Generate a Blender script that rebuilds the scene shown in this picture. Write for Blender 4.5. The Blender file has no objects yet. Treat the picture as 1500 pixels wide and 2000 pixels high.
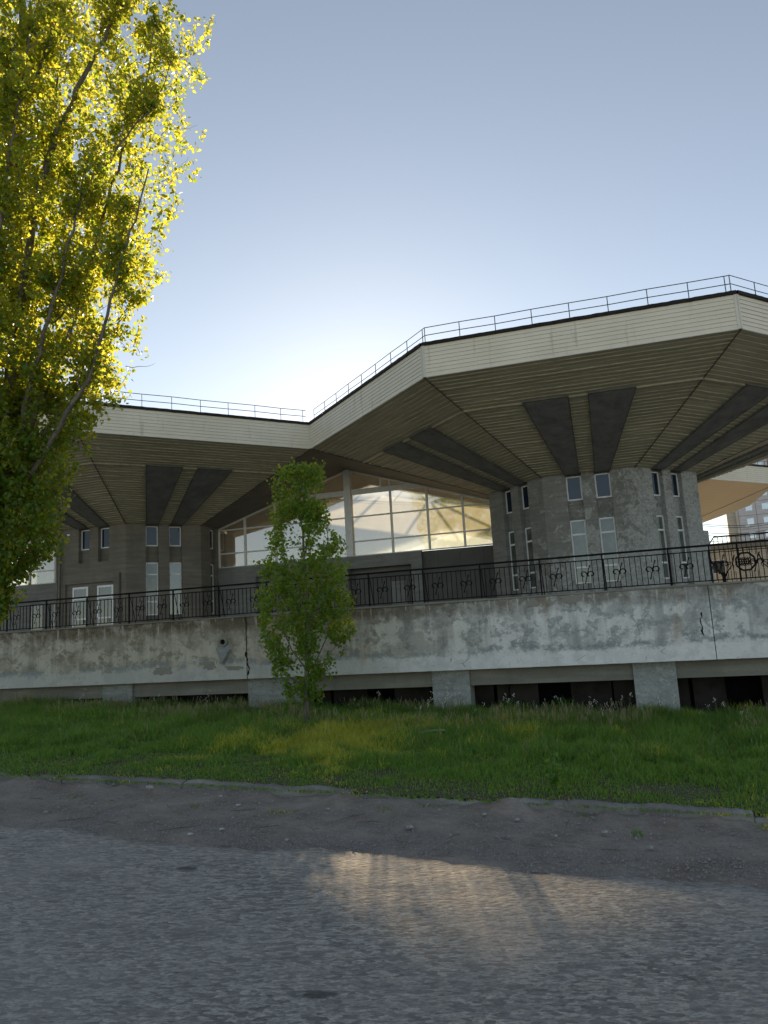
import bpy, bmesh, math, random
import numpy as np
from mathutils import Vector, Matrix, noise as mnoise
random.seed(7); RNG = np.random.default_rng(11)
C = bpy.context.scene.collection
SC = bpy.context.scene

# ------------------------------------------------------------------ camera
CZ = 2.5                                    # eye height of the bus passenger above the road
FPX, PITCH, ROLL = 1447.5, 0.1648, -0.0569  # focal length in px of a 1500 px wide frame
cF = Vector((0, math.cos(PITCH), math.sin(PITCH)))
cU0 = Vector((0, -math.sin(PITCH), math.cos(PITCH)))
cR = math.cos(ROLL)*Vector((1, 0, 0)) + math.sin(ROLL)*cU0
cU = -math.sin(ROLL)*Vector((1, 0, 0)) + math.cos(ROLL)*cU0
cam_d = bpy.data.cameras.new('camera'); cam = bpy.data.objects.new('camera', cam_d); C.objects.link(cam)
M = Matrix((cR, cU, -cF)).transposed().to_4x4(); M.translation = Vector((0, 0, CZ))
cam.matrix_world = M
cam_d.sensor_fit = 'HORIZONTAL'; cam_d.sensor_width = 36; cam_d.lens = FPX/1500*36
cam_d.clip_start = 0.1; cam_d.clip_end = 5000
SC.camera = cam
SC.render.resolution_x = 768; SC.render.resolution_y = 1024

# ------------------------------------------------------------------ sky and sun
SUN_EL, SUN_AZ = math.radians(15.6), math.radians(-1.0)    # azimuth from +Y towards +X
world = bpy.data.worlds.new('World'); SC.world = world; world.use_nodes = True
wn_ = world.node_tree.nodes; wn_.clear()
wo = wn_.new('ShaderNodeOutputWorld'); wb_ = wn_.new('ShaderNodeBackground'); ws = wn_.new('ShaderNodeTexSky')
ws.sky_type = 'NISHITA'; ws.sun_disc = False; ws.sun_elevation = SUN_EL; ws.sun_rotation = SUN_AZ
ws.air_density = 1.0; ws.dust_density = 0.13; ws.ozone_density = 1.0; ws.altitude = 0
wb_.inputs['Strength'].default_value = 0.062
wg = wn_.new('ShaderNodeGamma'); wg.inputs['Gamma'].default_value = 1.03
wh = wn_.new('ShaderNodeHueSaturation'); wh.inputs['Saturation'].default_value = 0.64
world.node_tree.links.new(ws.outputs[0], wg.inputs[0]); world.node_tree.links.new(wg.outputs[0], wh.inputs['Color']); world.node_tree.links.new(wh.outputs[0], wb_.inputs[0]); world.node_tree.links.new(wb_.outputs[0], wo.inputs[0])
sd = bpy.data.lights.new('sun', 'SUN'); sun = bpy.data.objects.new('sun', sd); C.objects.link(sun)
sd.energy = 4.6; sd.angle = math.radians(0.5); sd.color = (1.0, 0.86, 0.62)
sdir = Vector((math.sin(SUN_AZ)*math.cos(SUN_EL), math.cos(SUN_AZ)*math.cos(SUN_EL), math.sin(SUN_EL)))
sun.rotation_euler = sdir.to_track_quat('Z', 'Y').to_euler()
SC.view_settings.view_transform = 'Standard'; SC.view_settings.look = 'None'
SC.view_settings.exposure = 1.32; SC.view_settings.gamma = 1.0
SC.render.engine = 'CYCLES'

# ------------------------------------------------------------------ bookkeeping helpers
def tag(o, label=None, cat=None, group=None, kind=None):
    if label: o['label'] = label
    if cat: o['category'] = cat
    if group: o['group'] = group
    if kind: o['kind'] = kind
    return o
def thing(name, loc=(0, 0, 0), rz=0.0, **k):
    o = bpy.data.objects.new(name, None); C.objects.link(o); o.location = loc; o.rotation_euler = (0, 0, rz)
    o.empty_display_size = 0.3
    return tag(o, **k)
def copy_tree(o, parent=None):
    c = o.copy(); C.objects.link(c); c.parent = parent
    for ch in list(o.children): copy_tree(ch, c)
    return c
class MB:
    """collects polygons and links them as one mesh object"""
    def __init__(s): s.v = []; s.f = []; s.m = []; s.uv = []
    def face(s, pts, m=0, uv=None):
        i = len(s.v); s.v += [tuple(p) for p in pts]; s.f.append(tuple(range(i, i+len(pts)))); s.m.append(m)
        s.uv += (uv if uv else [(0, 0)]*len(pts))
    def box(s, a, b, m=0, fr=None):
        x0, y0, z0 = a; x1, y1, z1 = b
        P = [Vector(p) for p in ((x0,y0,z0),(x1,y0,z0),(x1,y1,z0),(x0,y1,z0),(x0,y0,z1),(x1,y0,z1),(x1,y1,z1),(x0,y1,z1))]
        if fr: P = [fr @ p for p in P]
        for q in ((0,3,2,1),(4,5,6,7),(0,1,5,4),(1,2,6,5),(2,3,7,6),(3,0,4,7)): s.face([P[k] for k in q], m)
    def beam(s, p, q, w, h, m=0, up=Vector((0, 0, 1))):
        p = Vector(p); q = Vector(q); d = (q-p); L = d.length; d = d/L
        x = d.cross(up).normalized(); z = x.cross(d)
        fr = Matrix((x, d, z)).transposed().to_4x4(); fr.translation = p
        s.box((-w/2, 0, -h/2), (w/2, L, h/2), m, fr)
    def tube(s, pts, rad, n=6, m=0, cap=True):
        pts = [Vector(p) for p in pts]
        if not hasattr(rad, '__len__'): rad = [rad]*len(pts)
        rings = []; prev = None
        for i, p in enumerate(pts):
            d = (pts[min(i+1, len(pts)-1)]-pts[max(i-1, 0)]).normalized()
            ref = prev if prev is not None else (Vector((1, 0, 0)) if abs(d.x) < .8 else Vector((0, 1, 0)))
            a = (ref - d*ref.dot(d)).normalized(); prev = a; b = d.cross(a)
            rings.append([len(s.v)+k for k in range(n)])
            for k in range(n):
                t = 2*math.pi*k/n; s.v.append(tuple(p+(a*math.cos(t)+b*math.sin(t))*rad[i]))
        for i in range(len(rings)-1):
            for k in range(n):
                s.f.append((rings[i][k], rings[i][(k+1) % n], rings[i+1][(k+1) % n], rings[i+1][k])); s.m.append(m); s.uv += [(0, 0)]*4
        if cap:
            s.f.append(tuple(rings[-1])); s.m.append(m); s.uv += [(0, 0)]*n
            s.f.append(tuple(reversed(rings[0]))); s.m.append(m); s.uv += [(0, 0)]*n
    def build(s, name, mats, parent=None, smooth=False, loc=None):
        me = bpy.data.meshes.new(name); me.from_pydata(s.v, [], s.f)
        if not isinstance(mats, (list, tuple)): mats = [mats]
        for m in mats: me.materials.append(m)
        if len(mats) > 1: me.polygons.foreach_set('material_index', s.m)
        if any(u != (0, 0) for u in s.uv):
            l = me.uv_layers.new(name='UVMap'); l.data.foreach_set('uv', [c for u in s.uv for c in u])
        if smooth: me.polygons.foreach_set('use_smooth', [True]*len(s.f))
        me.update()
        o = bpy.data.objects.new(name, me); C.objects.link(o)
        if parent: o.parent = parent
        if loc: o.location = loc
        return o
def np_mesh(name, V, F, mat, parent=None, smooth=False):
    """V (n,3) floats, F (m,k) ints, all faces with k corners"""
    me = bpy.data.meshes.new(name); n, k = F.shape
    me.vertices.add(len(V)); me.vertices.foreach_set('co', V.astype(np.float32).ravel())
    me.loops.add(n*k); me.loops.foreach_set('vertex_index', F.astype(np.int32).ravel())
    me.polygons.add(n); me.polygons.foreach_set('loop_start', np.arange(0, n*k, k, dtype=np.int32))
    me.materials.append(mat); me.update(calc_edges=True); me.validate()
    if smooth: me.polygons.foreach_set('use_smooth', [True]*n)
    o = bpy.data.objects.new(name, me); C.objects.link(o)
    if parent: o.parent = parent
    return o
def at(px, py, Y):
    """the world point seen at photo pixel (px, py), Y metres ahead"""
    d = cF + cR*(px-750)/FPX - cU*(py-1000)/FPX
    return Vector((0, 0, CZ)) + d*(Y/d.y)

# ------------------------------------------------------------------ materials
class NT:
    def __init__(s, name):
        s.mat = bpy.data.materials.new(name); s.mat.use_nodes = True; s.t = s.mat.node_tree; s.t.nodes.clear()
        s.out = s.t.nodes.new('ShaderNodeOutputMaterial'); s.co = None
    def n(s, typ, **kw):
        nd = s.t.nodes.new(typ)
        for k, v in kw.items(): setattr(nd, k, v)
        return nd
    def l(s, a, b): s.t.links.new(a, b)
    def val(s, sock, v):
        if hasattr(v, 'is_linked') or hasattr(v, 'links'): s.l(v, sock)
        else:
            if isinstance(v, tuple) and len(v) == 3 and sock.type == 'RGBA': v = (*v, 1)
            sock.default_value = v
    def coord(s, scale=(1, 1, 1), which='Object', rot=(0, 0, 0)):
        if s.co is None: s.co = s.n('ShaderNodeTexCoord')
        mp = s.n('ShaderNodeMapping'); mp.inputs['Scale'].default_value = scale; mp.inputs['Rotation'].default_value = rot
        s.l(s.co.outputs[which], mp.inputs[0]); return mp.outputs[0]
    def noise(s, sc, det=4, rough=.55, vec=None, dist=0):
        nd = s.n('ShaderNodeTexNoise'); nd.inputs['Scale'].default_value = sc; nd.inputs['Detail'].default_value = det
        nd.inputs['Roughness'].default_value = rough; nd.inputs['Distortion'].default_value = dist
        s.l(vec if vec is not None else s.coord(), nd.inputs['Vector']); return nd.outputs['Fac']
    def voro(s, sc, vec=None, feat='F1', out='Distance', rnd=1):
        nd = s.n('ShaderNodeTexVoronoi'); nd.feature = feat; nd.inputs['Scale'].default_value = sc; nd.inputs['Randomness'].default_value = rnd
        s.l(vec if vec is not None else s.coord(), nd.inputs['Vector']); return nd.outputs[out]
    def ramp(s, fac, stops):
        nd = s.n('ShaderNodeValToRGB'); e = nd.color_ramp.elements
        while len(e) < len(stops): e.new(.5)
        for i, (p, c) in enumerate(stops):
            e[i].position = p; e[i].color = (c, c, c, 1) if not isinstance(c, tuple) else (*c, 1)
        s.l(fac, nd.inputs[0]); return nd.outputs[0]
    def mix(s, f, a, b, mode='MIX'):
        nd = s.n('ShaderNodeMix', data_type='RGBA', blend_type=mode)
        s.val(nd.inputs[0], f); s.val(nd.inputs[6], a); s.val(nd.inputs[7], b); return nd.outputs[2]
    def math(s, op, a, b=0.0, c=None):
        nd = s.n('ShaderNodeMath', operation=op); s.val(nd.inputs[0], a); s.val(nd.inputs[1], b)
        if c is not None: s.val(nd.inputs[2], c)
        return nd.outputs[0]
    def sep(s, vec=None):
        nd = s.n('ShaderNodeSeparateXYZ'); s.l(vec if vec is not None else s.coord(), nd.inputs[0]); return nd.outputs
    def bump(s, h, strength=.3, dist=.02):
        nd = s.n('ShaderNodeBump'); nd.inputs['Strength'].default_value = strength; nd.inputs['Distance'].default_value = dist
        s.l(h, nd.inputs['Height']); return nd.outputs[0]
    def bsdf(s, col, rough=.8, spec=.5, metal=0.0, nrm=None):
        b = s.n('ShaderNodeBsdfPrincipled'); s.val(b.inputs['Base Color'], col); s.val(b.inputs['Roughness'], rough)
        b.inputs['Specular IOR Level'].default_value = spec; b.inputs['Metallic'].default_value = metal
        if nrm is not None: s.l(nrm, b.inputs['Normal'])
        return b.outputs[0]
    def done(s, sh): s.l(sh, s.out.inputs[0]); return s.mat

def m_plain(name, col, rough=.7, spec=.4, metal=0.0, var=.25, sc=3.0):
    t = NT(name); n = t.noise(sc, 6, .65)
    c = t.mix(t.ramp(n, [(.3, 0.0), (.7, 1.0)]), tuple(x*(1-var) for x in col), tuple(min(1, x*(1+var)) for x in col))
    return t.done(t.bsdf(c, rough, spec, metal, t.bump(n, .15, .01)))

def m_soffit():
    t = NT('soffit_siding'); uv = t.coord(which='UV')
    st = t.noise(1.0, 5, .6, t.coord((.35, 9.0, 1), 'UV')); big = t.noise(.35, 4, .6)
    c = t.mix(t.ramp(st, [(.35, 0.0), (.7, 1.0)]), (.30, .285, .20), (.47, .44, .33))
    c = t.mix(t.ramp(big, [(.35, .0), (.7, .55)]), c, (.22, .215, .16))
    dirt = t.noise(6, 6, .7, t.coord((1, 4, 1), 'UV'))
    c = t.mix(t.ramp(dirt, [(.55, 0.0), (.8, .6)]), c, (.17, .155, .11))
    return t.done(t.bsdf(c, .55, .45))
def m_fascia():
    t = NT('cream_siding'); n = t.noise(.5, 5, .6); n2 = t.noise(2.5, 6, .7, t.coord((.3, .3, 3)))
    c = t.mix(t.ramp(n, [(.35, 0.0), (.7, 1.0)]), (.75, .70, .57), (.83, .78, .65))
    c = t.mix(t.ramp(n2, [(.55, 0.0), (.85, .45)]), c, (.42, .38, .29))
    rs = t.noise(3.2, 5, .65, t.coord((1, 1, .1)))
    c = t.mix(t.ramp(rs, [(.58, 0.0), (.72, .45)]), c, (.38, .33, .24))
    return t.done(t.bsdf(c, .5, .4))
def m_concrete(name, dark, light, patch=None, pf=.5):
    t = NT(name); n = t.noise(.7, 8, .65, dist=.4); lay = t.noise(1.2, 6, .6, t.coord((.4, .4, 4.0)))
    fine = t.noise(14, 6, .7)
    c = t.mix(t.ramp(n, [(.3, 0.0), (.7, 1.0)]), dark, light)
    c = t.mix(t.ramp(lay, [(.42, .5), (.62, 0.0)]), c, tuple(x*.72 for x in dark))
    dr = t.noise(2.2, 5, .6, t.coord((1, 1, .12)))
    c = t.mix(t.ramp(dr, [(.55, 0.0), (.8, .45)]), c, tuple(x*.6 for x in dark))
    if patch:
        # pale trowelled repairs, mostly on the right and lower part of the drum
        p = t.noise(1.1, 10, .72, dist=.35); x = t.sep(); z = x[2]
        g = t.math('ADD', t.math('MULTIPLY', x[0], .022), t.math('MULTIPLY', t.math('SUBTRACT', z, 7.0), -.020))
        pm = t.math('ADD', p, g)
        c = t.mix(t.ramp(pm, [(.50, 0.0), (.53, pf), (.60, pf*.25), (.63, pf), (.7, pf*.5)]), c, patch)
        p2 = t.noise(2.8, 9, .72, dist=.7)
        c = t.mix(t.ramp(t.math('ADD', p2, t.math('MULTIPLY', x[0], .02)), [(.56, 0.0), (.6, .5), (.63, .0)]), c, tuple(min(1, q*1.25) for q in patch))
    rg_ = t.math('ABSOLUTE', t.math('SUBTRACT', t.noise(2.4, 6, .6, t.coord((1, 1, 2.4)), .4), .5))
    if patch: c = t.mix(t.math('MULTIPLY', t.ramp(rg_, [(.0, .65), (.022, 0.0)]), t.ramp(n, [(.46, 0.0), (.54, 1.0)])), c, tuple(x*.45 for x in dark))
    c = t.mix(t.ramp(fine, [(.35, .25), (.6, 0.0)]), c, tuple(x*.6 for x in dark))
    b = t.bump(t.math('ADD', t.math('MULTIPLY', fine, .4), t.math('ADD', n, lay)), .5, .03)
    return t.done(t.bsdf(c, .92, .25, 0.0, b))
def m_parapet():
    # object coordinates: x along the wall, z up (0 = band bottom, 1.88 = top)
    t = NT('stained_plaster'); co = t.sep(); X = co[0]; Z = co[2]
    V1 = t.coord((1, 1, 1.25)); A = t.noise(.8, 10, .66, V1, .12); Bn = t.noise(2.1, 10, .70, V1, .2); Cn = t.noise(6.5, 9, .72, V1, .25); E = t.noise(.33, 5, .6, V1)
    side = t.ramp(t.math('ADD', t.math('MULTIPLY', X, .045), .5), [(.05, 0.0), (.42, 1.0)])
    pale = t.mix(side, (.58, .555, .48), (.82, .82, .79)); mid = t.mix(side, (.38, .36, .30), (.50, .51, .49)); dark = t.mix(side, (.20, .18, .145), (.27, .285, .28))
    c = t.mix(t.ramp(A, [(.44, 0.0), (.50, .8), (.60, 1.0)]), mid, pale)
    c = t.mix(t.ramp(E, [(.50, 0.0), (.62, .45)]), c, mid)
    c = t.mix(t.ramp(Bn, [(.52, 0.0), (.54, .8), (.66, .9)]), c, t.mix(side, (.31, .29, .23), (.36, .385, .39)))
    c = t.mix(t.ramp(t.math('ADD', Bn, t.math('MULTIPLY', Cn, .6)), [(.90, 0.0), (.95, .7)]), c, dark)
    c = t.mix(t.ramp(Cn, [(.36, .45), (.45, 0.0)]), c, t.mix(side, (.60, .575, .50), (.80, .80, .77)))
    c = t.mix(t.ramp(t.noise(22, 6, .7), [(.30, .35), (.52, 0.0)]), c, dark)
    # vertical wash marks
    vs = t.noise(1.9, 6, .65, t.coord((1, 1, .09)), .15); vs2 = t.noise(6.5, 5, .65, t.coord((1, 1, .11)), .1)
    c = t.mix(t.ramp(vs, [(.50, 0.0), (.66, .60)]), c, dark)
    c = t.mix(t.math('MULTIPLY', t.ramp(vs2, [(.56, 0.0), (.64, .5)]), t.ramp(A, [(.45, .2), (.55, 1.0)])), c, pale)
    # pale lime wash along the bottom, ragged
    e = t.math('SUBTRACT', t.math('ADD', t.math('ADD', -.10, t.math('MULTIPLY', Bn, .75)), t.math('MULTIPLY', E, .35)), Z)
    c = t.mix(t.ramp(t.math('ADD', e, .5), [(.50, 0.0), (.56, .7)]), c, t.mix(side, (.52, .54, .54), (.84, .85, .85)))
    e2 = t.math('SUBTRACT', t.math('MULTIPLY', Cn, .62), t.math('ABSOLUTE', t.math('SUBTRACT', Z, t.math('ADD', .20, t.math('MULTIPLY', A, .6)))))
    c = t.mix(t.math('MULTIPLY', t.ramp(t.math('ADD', e2, .3), [(.50, 0.0), (.57, .65)]), t.ramp(Bn, [(.44, 0.0), (.50, 1.0)])), c, (.25, .29, .31))
    # brown grime and drips below the coping
    dr = t.noise(4.5, 7, .7, t.coord((1, 1, .14)), .2)
    tz = t.math('ADD', t.math('SUBTRACT', Z, 1.52), t.math('MULTIPLY', dr, .95))
    g = t.math('MULTIPLY', t.ramp(tz, [(.36, 0.0), (.66, .95)]), t.ramp(Bn, [(.40, .35), (.52, 1.0)]))
    c = t.mix(g, c, t.mix(side, (.14, .115, .08), (.23, .22, .19)))
    c = t.mix(t.math('MULTIPLY', t.ramp(t.math('ADD', t.math('SUBTRACT', Z, 1.25), t.math('MULTIPLY', Cn, .8)), [(.55, 0.0), (.75, .8)]), t.math('MULTIPLY', t.ramp(E, [(.46, 0.0), (.54, 1.0)]), t.ramp(side, [(.0, 1.0), (.8, .15)]))), c, (.15, .12, .085))
    wd_ = t.noise(7.5, 4, .6, t.coord((1, 1, .08)))
    tz2 = t.math('ADD', t.math('SUBTRACT', Z, 1.45), t.math('MULTIPLY', wd_, 1.0))
    c = t.mix(t.math('MULTIPLY', t.ramp(tz2, [(.62, 0.0), (.78, .6)]), t.ramp(wd_, [(.58, 0.0), (.63, 1.0)])), c, (.66, .63, .54))
    ru = t.noise(1.3, 3, .5, t.coord((1, 1, .25)))
    c = t.mix(t.ramp(ru, [(.64, 0.0), (.78, .45)]), c, (.33, .21, .11))
    cr = t.voro(.55, t.coord((1, 1, 1.3)), 'DISTANCE_TO_EDGE'); cn = t.noise(2.2, 5, .6)
    c = t.mix(t.math('MULTIPLY', t.ramp(t.math('ADD', cr, t.math('MULTIPLY', t.math('SUBTRACT', Cn, .5), .05)), [(.0, .7), (.004, 0.0)]), t.ramp(cn, [(.54, 0.0), (.58, 1.0)])), c, (.10, .10, .09))
    b = t.bump(t.math('ADD', t.math('MULTIPLY', Bn, 1.2), t.math('MULTIPLY', Cn, .8)), .7, .035)
    return t.done(t.bsdf(c, .93, .2, 0.0, b))
def m_mesh_patch():
    t = NT('exposed_lath'); w1 = t.n('ShaderNodeTexWave'); w1.inputs['Scale'].default_value = 14; t.l(t.coord(rot=(0, .8, 0)), w1.inputs[0])
    w2 = t.n('ShaderNodeTexWave'); w2.inputs['Scale'].default_value = 14; t.l(t.coord(rot=(0, -.8, 0)), w2.inputs[0])
    f = t.math('MAXIMUM', w1.outputs['Fac'], w2.outputs['Fac'])
    c = t.mix(t.ramp(f, [(.55, 0.0), (.85, 1.0)]), (.20, .19, .165), (.42, .40, .35))
    return t.done(t.bsdf(c, .95, .2, 0, t.bump(f, .6, .02)))
def m_glass_dusty():
    t = NT('dusty_glass')
    n = t.noise(1.6, 6, .6, t.coord((1, 1, .5))); grain = t.noise(45, 2, .5)
    tr = t.n('ShaderNodeBsdfTransparent'); tr.inputs[0].default_value = (.64, .54, .43, 1)
    rf = t.n('ShaderNodeBsdfRefraction'); rf.inputs['IOR'].default_value = 1.12; rf.inputs['Roughness'].default_value = .27
    rf.inputs['Color'].default_value = (.95, .80, .56, 1)
    tl = t.n('ShaderNodeBsdfTranslucent'); tl.inputs[0].default_value = (.82, .71, .52, 1)
    gl = t.n('ShaderNodeBsdfGlossy'); gl.inputs['Roughness'].default_value = .03; gl.inputs[0].default_value = (.95, .97, 1, 1)
    di = t.n('ShaderNodeBsdfDiffuse'); di.inputs[0].default_value = (.42, .42, .38, 1)
    def mx(f, a, b):
        m = t.n('ShaderNodeMixShader'); t.val(m.inputs[0], f); t.l(a, m.inputs[1]); t.l(b, m.inputs[2]); return m.outputs[0]
    dust = mx(.35, rf.outputs[0], tl.outputs[0]); dust = mx(.28, dust, di.outputs[0])
    fac = t.math('ADD', t.math('MULTIPLY', t.ramp(n, [(.3, .0), (.7, 1.0)]), .22), t.math('MULTIPLY', grain, .3))
    fac = t.math('ADD', fac, .34)
    body = mx(t.math('ADD', fac, .12), tr.outputs[0], dust)
    fr = t.n('ShaderNodeFresnel'); fr.inputs[0].default_value = 1.5
    return t.done(mx(t.math('ADD', t.math('MULTIPLY', fr.outputs[0], .9), .24), body, gl.outputs[0]))
def m_pane(name, col, refl=.22, curtain=None):
    t = NT(name)
    d = t.n('ShaderNodeBsdfDiffuse'); g = t.n('ShaderNodeBsdfGlossy'); g.inputs['Roughness'].default_value = .03
    g.inputs[0].default_value = (.85, .92, 1, 1)
    n = t.noise(1.2, 3, .5)
    t.l(t.mix(t.ramp(n, [(.4, 0.0), (.6, 1.0)]), col, curtain or tuple(x*1.5 for x in col)), d.inputs[0])
    t.l(t.bump(t.noise(.9, 2, .4), .04, .05), g.inputs['Normal'])
    fr = t.n('ShaderNodeFresnel'); fr.inputs[0].default_value = 1.5
    m = t.n('ShaderNodeMixShader'); t.val(m.inputs[0], t.math('ADD', fr.outputs[0], refl)); t.l(d.outputs[0], m.inputs[1]); t.l(g.outputs[0], m.inputs[2])
    return t.done(m.outputs[0])
def m_leaf(name, c1, c2, t1, t2, tf=.5):
    t = NT(name); g = t.n('ShaderNodeNewGeometry'); r = g.outputs['Random Per Island']
    col = t.mix(r, c1, c2); tc = t.mix(r, t1, t2)
    p = t.n('ShaderNodeBsdfPrincipled'); t.l(col, p.inputs['Base Color']); p.inputs['Roughness'].default_value = .42; p.inputs['Specular IOR Level'].default_value = .5
    tl = t.n('ShaderNodeBsdfTranslucent'); t.l(tc, tl.inputs[0])
    m = t.n('ShaderNodeMixShader'); m.inputs[0].default_value = tf; t.l(p.outputs[0], m.inputs[1]); t.l(tl.outputs[0], m.inputs[2])
    return t.done(m.outputs[0])
def m_bark(name, c1, c2):
    t = NT(name); n = t.noise(6, 6, .7, t.coord((1, 1, .35))); n2 = t.noise(2.0, 4, .6, t.coord((1, 1, 2.5)))
    c = t.mix(t.ramp(n, [(.35, 0.0), (.65, 1.0)]), c1, c2)
    c = t.mix(t.ramp(n2, [(.55, 0.0), (.7, .6)]), c, tuple(x*.35 for x in c1))
    return t.done(t.bsdf(c, .9, .2, 0, t.bump(n, .7, .03)))
def m_asphalt():
    t = NT('worn_asphalt'); r = (0, 0, -.3027)
    al = t.coord((.55, 1.25, 1), rot=(0, 0, .3027)); fine = t.noise(42, 5, .7, al); peb = t.voro(24, al); big = t.noise(.4, 5, .6); med = t.noise(1.7, 7, .7, t.coord((.5, 1.3, 1), rot=(0, 0, .3027)))
    cell = t.voro(24, al, 'F1', 'Color'); ps = t.n('ShaderNodeSeparateColor'); t.l(cell, ps.inputs[0])
    c = t.mix(t.ramp(ps.outputs[0], [(.05, 0.0), (.95, 1.0)]), (.21, .205, .19), (.66, .63, .57))
    c = t.mix(t.ramp(fine, [(.38, .75), (.56, 0.0)]), c, (.10, .10, .097))
    c = t.mix(t.ramp(big, [(.38, 0.0), (.68, .5)]), c, (.44, .42, .385))
    c = t.mix(t.ramp(med, [(.54, 0.0), (.70, .45)]), c, (.16, .162, .165))
    sp = t.voro(.8, t.coord((.8, 1.3, 1)), 'F1'); sn = t.noise(7, 4, .6)
    c = t.mix(t.ramp(t.math('ADD', sp, t.math('MULTIPLY', sn, .16)), [(.135, .8), (.17, 0.0)]), c, (.045, .045, .047))
    sp2 = t.voro(5.5, al, 'F1')
    c = t.mix(t.ramp(t.math('ADD', sp2, t.math('MULTIPLY', sn, .25)), [(.17, .7), (.22, 0.0)]), c, (.07, .07, .072))
    cr = t.voro(.32, t.coord((1, 1, 1)), 'DISTANCE_TO_EDGE'); cw = t.noise(3, 6, .7)
    cm = t.math('MULTIPLY', t.ramp(t.math('ADD', cr, t.math('MULTIPLY', t.math('SUBTRACT', cw, .5), .05)), [(.0, .6), (.004, 0.0)]), t.ramp(t.noise(.8, 3, .5), [(.58, 0.0), (.62, 1.0)]))
    c = t.mix(cm, c, (.04, .04, .04))
    h = t.math('ADD', t.math('MULTIPLY', peb, -.9), t.math('ADD', t.math('MULTIPLY', fine, 1.0), t.math('MULTIPLY', t.noise(11, 4, .6, al), 1.0)))
    return t.done(t.bsdf(c, t.ramp(med, [(.3, .5), (.7, .68)]), .5, 0, t.bump(h, 1.0, .028)))
def m_dirt():
    t = NT('dirt_verge'); n = t.noise(1.3, 10, .72); f = t.noise(22, 6, .75); v = t.voro(28)
    c = t.mix(t.ramp(n, [(.3, 0.0), (.7, 1.0)]), (.17, .14, .115), (.38, .335, .285))
    c = t.mix(t.ramp(f, [(.5, 0.0), (.75, .6)]), c, (.38, .35, .30))
    c = t.mix(t.ramp(t.noise(8, 8, .75), [(.50, 0.0), (.75, .45)]), c, (.10, .08, .06))
    return t.done(t.bsdf(c, .9, .25, 0, t.bump(t.math('ADD', f, t.math('MULTIPLY', v, .6)), .6, .025)))
def m_soil():   # dry earth
    t = NT('soil_under_grass'); n = t.noise(2, 7, .7)
    return t.done(t.bsdf(t.mix(n, (.07, .065, .045), (.15, .135, .095)), .95, .1))

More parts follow.
